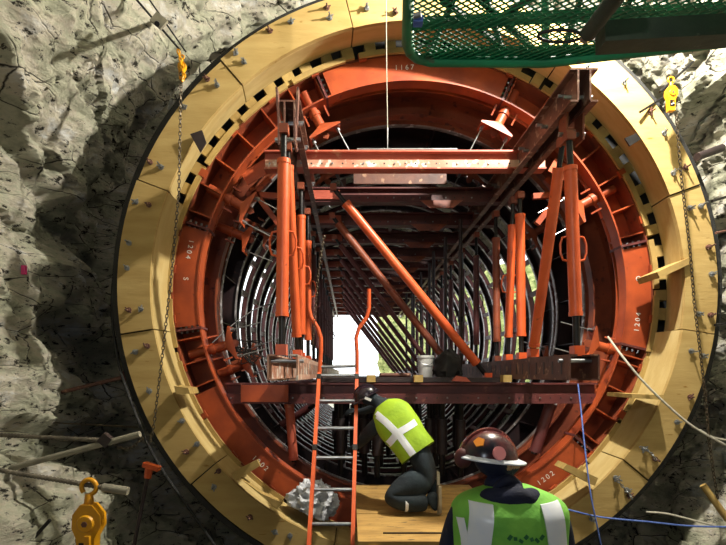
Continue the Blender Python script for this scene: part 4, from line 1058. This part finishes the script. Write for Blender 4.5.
vt = loft([(Vector((gx, YS, 0.95)), XX * 0.235, YY * 0.165), (Vector((gx, YS, 1.10)), XX * 0.22, YY * 0.155), (Vector((gx, YS, zsh - 0.18)), XX * 0.228, YY * 0.155), (Vector((gx, YS, zsh - 0.07)), XX * 0.232, YY * 0.145), (Vector((gx, YS, zsh - 0.02)), XX * 0.222, YY * 0.125), (Vector((gx, YS, zsh + 0.015)), XX * 0.18, YY * 0.10), (Vector((gx, YS, zsh + 0.05)), XX * 0.09, YY * 0.07)], 56).build('safety_vest', 'vestgreen', sd)
bv = bvh_of(vt); org = Vector((CAM.x, YS, CAM.z)); S2 = YS / F
def s2d(px, py): return ((px - VX) * S2, (VY - py) * S2)
for x0 in (474, 542):
    d_ = 1 if x0 > 500 else -1
    drape(bv, [s2d(x0 - 1 * d_, 497), s2d(x0, 508), s2d(x0 + 5 * d_, 545), s2d(x0 + 5 * d_, 640)], 0.085, Vector((0, 1, 0)), org, U, Wv, 0.010, 60).build('reflective_stripe', 'reflect', vt)
drape(bv, [s2d(456, 512), s2d(459, 530), s2d(461, 570)], 0.025, Vector((0, 1, 0)), org, U, Wv, 0.006).build('reflective_stripe', 'reflect', vt)
for k in range(7): drape(bv, [s2d(497 + 5 * k, 528 - (k % 2)), s2d(500 + 5 * k, 524 + 3 * (k % 3))], 0.012, Vector((0, 1, 0)), org, U, Wv, 0.005, 4).build('back_print', 'printgreen', vt)
fc = V[6][0]
for k in (-1, 1):
    MB().ball(fc + Vector((0.078, 0.034 * k, 0.012)), 0.012, None, 12, 8).build('eye', 'white', sd)
    MB().ball(fc + Vector((0.088, 0.034 * k, 0.012)), 0.005, None, 8, 6).build('iris', 'dark', sd)
MB().ball(fc + Vector((0.092, 0.0, -0.018)), (0.018, 0.012, 0.022), None, 12, 8).build('nose', 'skin', sd)
MB().ball(fc + Vector((0.078, 0.0, -0.055)), (0.010, 0.024, 0.007), None, 12, 8).build('mouth', 'sticker_pink', sd)
# hood / collar bunched at the neck
Vh = [(S_(478, 497, -0.03), 0.05), (S_(492, 502, -0.07), 0.06), (S_(509, 507, -0.085), 0.062), (S_(526, 502, -0.07), 0.055), (S_(538, 494, -0.02), 0.045), (S_(510, 490, -0.03), 0.07), (S_(497, 480, 0.0), 0.07)]
skinned('hood', Vh, [(0, 1), (1, 2), (2, 3), (3, 4), (2, 5), (5, 6)], sd, ['cloth_navy'], 2, 2)
Rs = Matrix.Rotation(0.12, 3, 'Y') @ Matrix.Rotation(-1.25, 3, 'Z')
hat = hard_hat(S_(488, 456, 0.04), Rs, sd, 'hatred', 0.86)
for (px, py, r, m) in ((477, 441, 0.024, 'sticker_orange'), (495, 451, 0.028, 'sticker_pink')):
    hb = bvh_of(hat); c = S_(px, py); hit = hb.ray_cast(c - Vector((0, 0.6, 0)), Vector((0, 1, 0)))
    if hit[0] is not None:
        MB().tube(hit[0] - hit[1] * 0.004, hit[0] + hit[1] * 0.003, r, r * 0.98, 5 if m == 'sticker_orange' else 18).build('sticker', m, hat)
MB().ball(S_(502, 468, 0.11), (0.03, 0.012, 0.03), None, 12, 8).build('ear', 'skin', sd)
MB().ball(S_(463, 458, 0.0), (0.036, 0.03, 0.042), None, 16, 10).build('ear_defender', 'maroon', sd)
for s in (-1, 1):
    Vb = [(Vector((gx + s * 0.13, YS - 0.03, 0.24)), 0.062), (Vector((gx + s * 0.13, YS - 0.02, 0.08)), 0.062), (Vector((gx + s * 0.145, YS + 0.1, 0.055)), 0.052), (Vector((gx + s * 0.15, YS + 0.18, 0.05)), 0.042)]
    skinned('boot', Vb, [(0, 1), (1, 2), (2, 3)], sd, ['rubber'], 2, 1)

# ------------------------------------------------------------------ lights, world, camera
def light(name, kind, loc, energy, col, **k):
    l = bpy.data.lights.new(name, kind); l.energy = energy; l.color = col
    for a, b in k.items(): setattr(l, a, b)
    o = bpy.data.objects.new(name, l); C.objects.link(o); o.location = loc; return o
light('flood_lamp', 'POINT', (1.30, 3.30, AZ + 2.55), 900, (1.0, 0.95, 0.84), shadow_soft_size=0.05)
light('phone_flash', 'POINT', CAM + Vector((0.02, 0.02, 0.03)), 20, (0.80, 0.89, 1.0), shadow_soft_size=0.02)
o = light('bore_fill_spot', 'SPOT', (-0.9, -0.8, AZ + 0.6), 125, (1.0, 0.95, 0.88), shadow_soft_size=0.08, spot_size=math.radians(46), spot_blend=0.4)  # added fill for the bore and props, kept off the side rock
o.rotation_euler = (Vector((0.15, 4.6, AZ + 0.1)) - o.location).to_track_quat('-Z', 'Y').to_euler()

wd = bpy.data.worlds.new('World'); bpy.context.scene.world = wd; wd.use_nodes = True
bg = wd.node_tree.nodes['Background']; bg.inputs['Color'].default_value = (0.92, 0.97, 1.0, 1); bg.inputs['Strength'].default_value = 3.0

cd = bpy.data.cameras.new('Camera'); cam = bpy.data.objects.new('Camera', cd); C.objects.link(cam)
cam.location = CAM; cam.rotation_euler = (PI / 2, 0, 0); cd.sensor_width = 36; cd.lens = F / 726 * 36
cd.shift_x = (363 - VX) / 726; cd.shift_y = (VY - 272.5) / 726; cd.clip_start = 0.05; cd.clip_end = 200
sc = bpy.context.scene; sc.camera = cam
sc.view_settings.view_transform = 'Standard'; sc.view_settings.look = 'None'; sc.view_settings.gamma = 1; sc.view_settings.exposure = 0.0
sc.view_settings.use_curve_mapping = False
sc.cycles.use_denoising = True
sc.cycles.max_bounces = 6; sc.cycles.diffuse_bounces = 1
sc.cycles.sample_clamp_indirect = 4
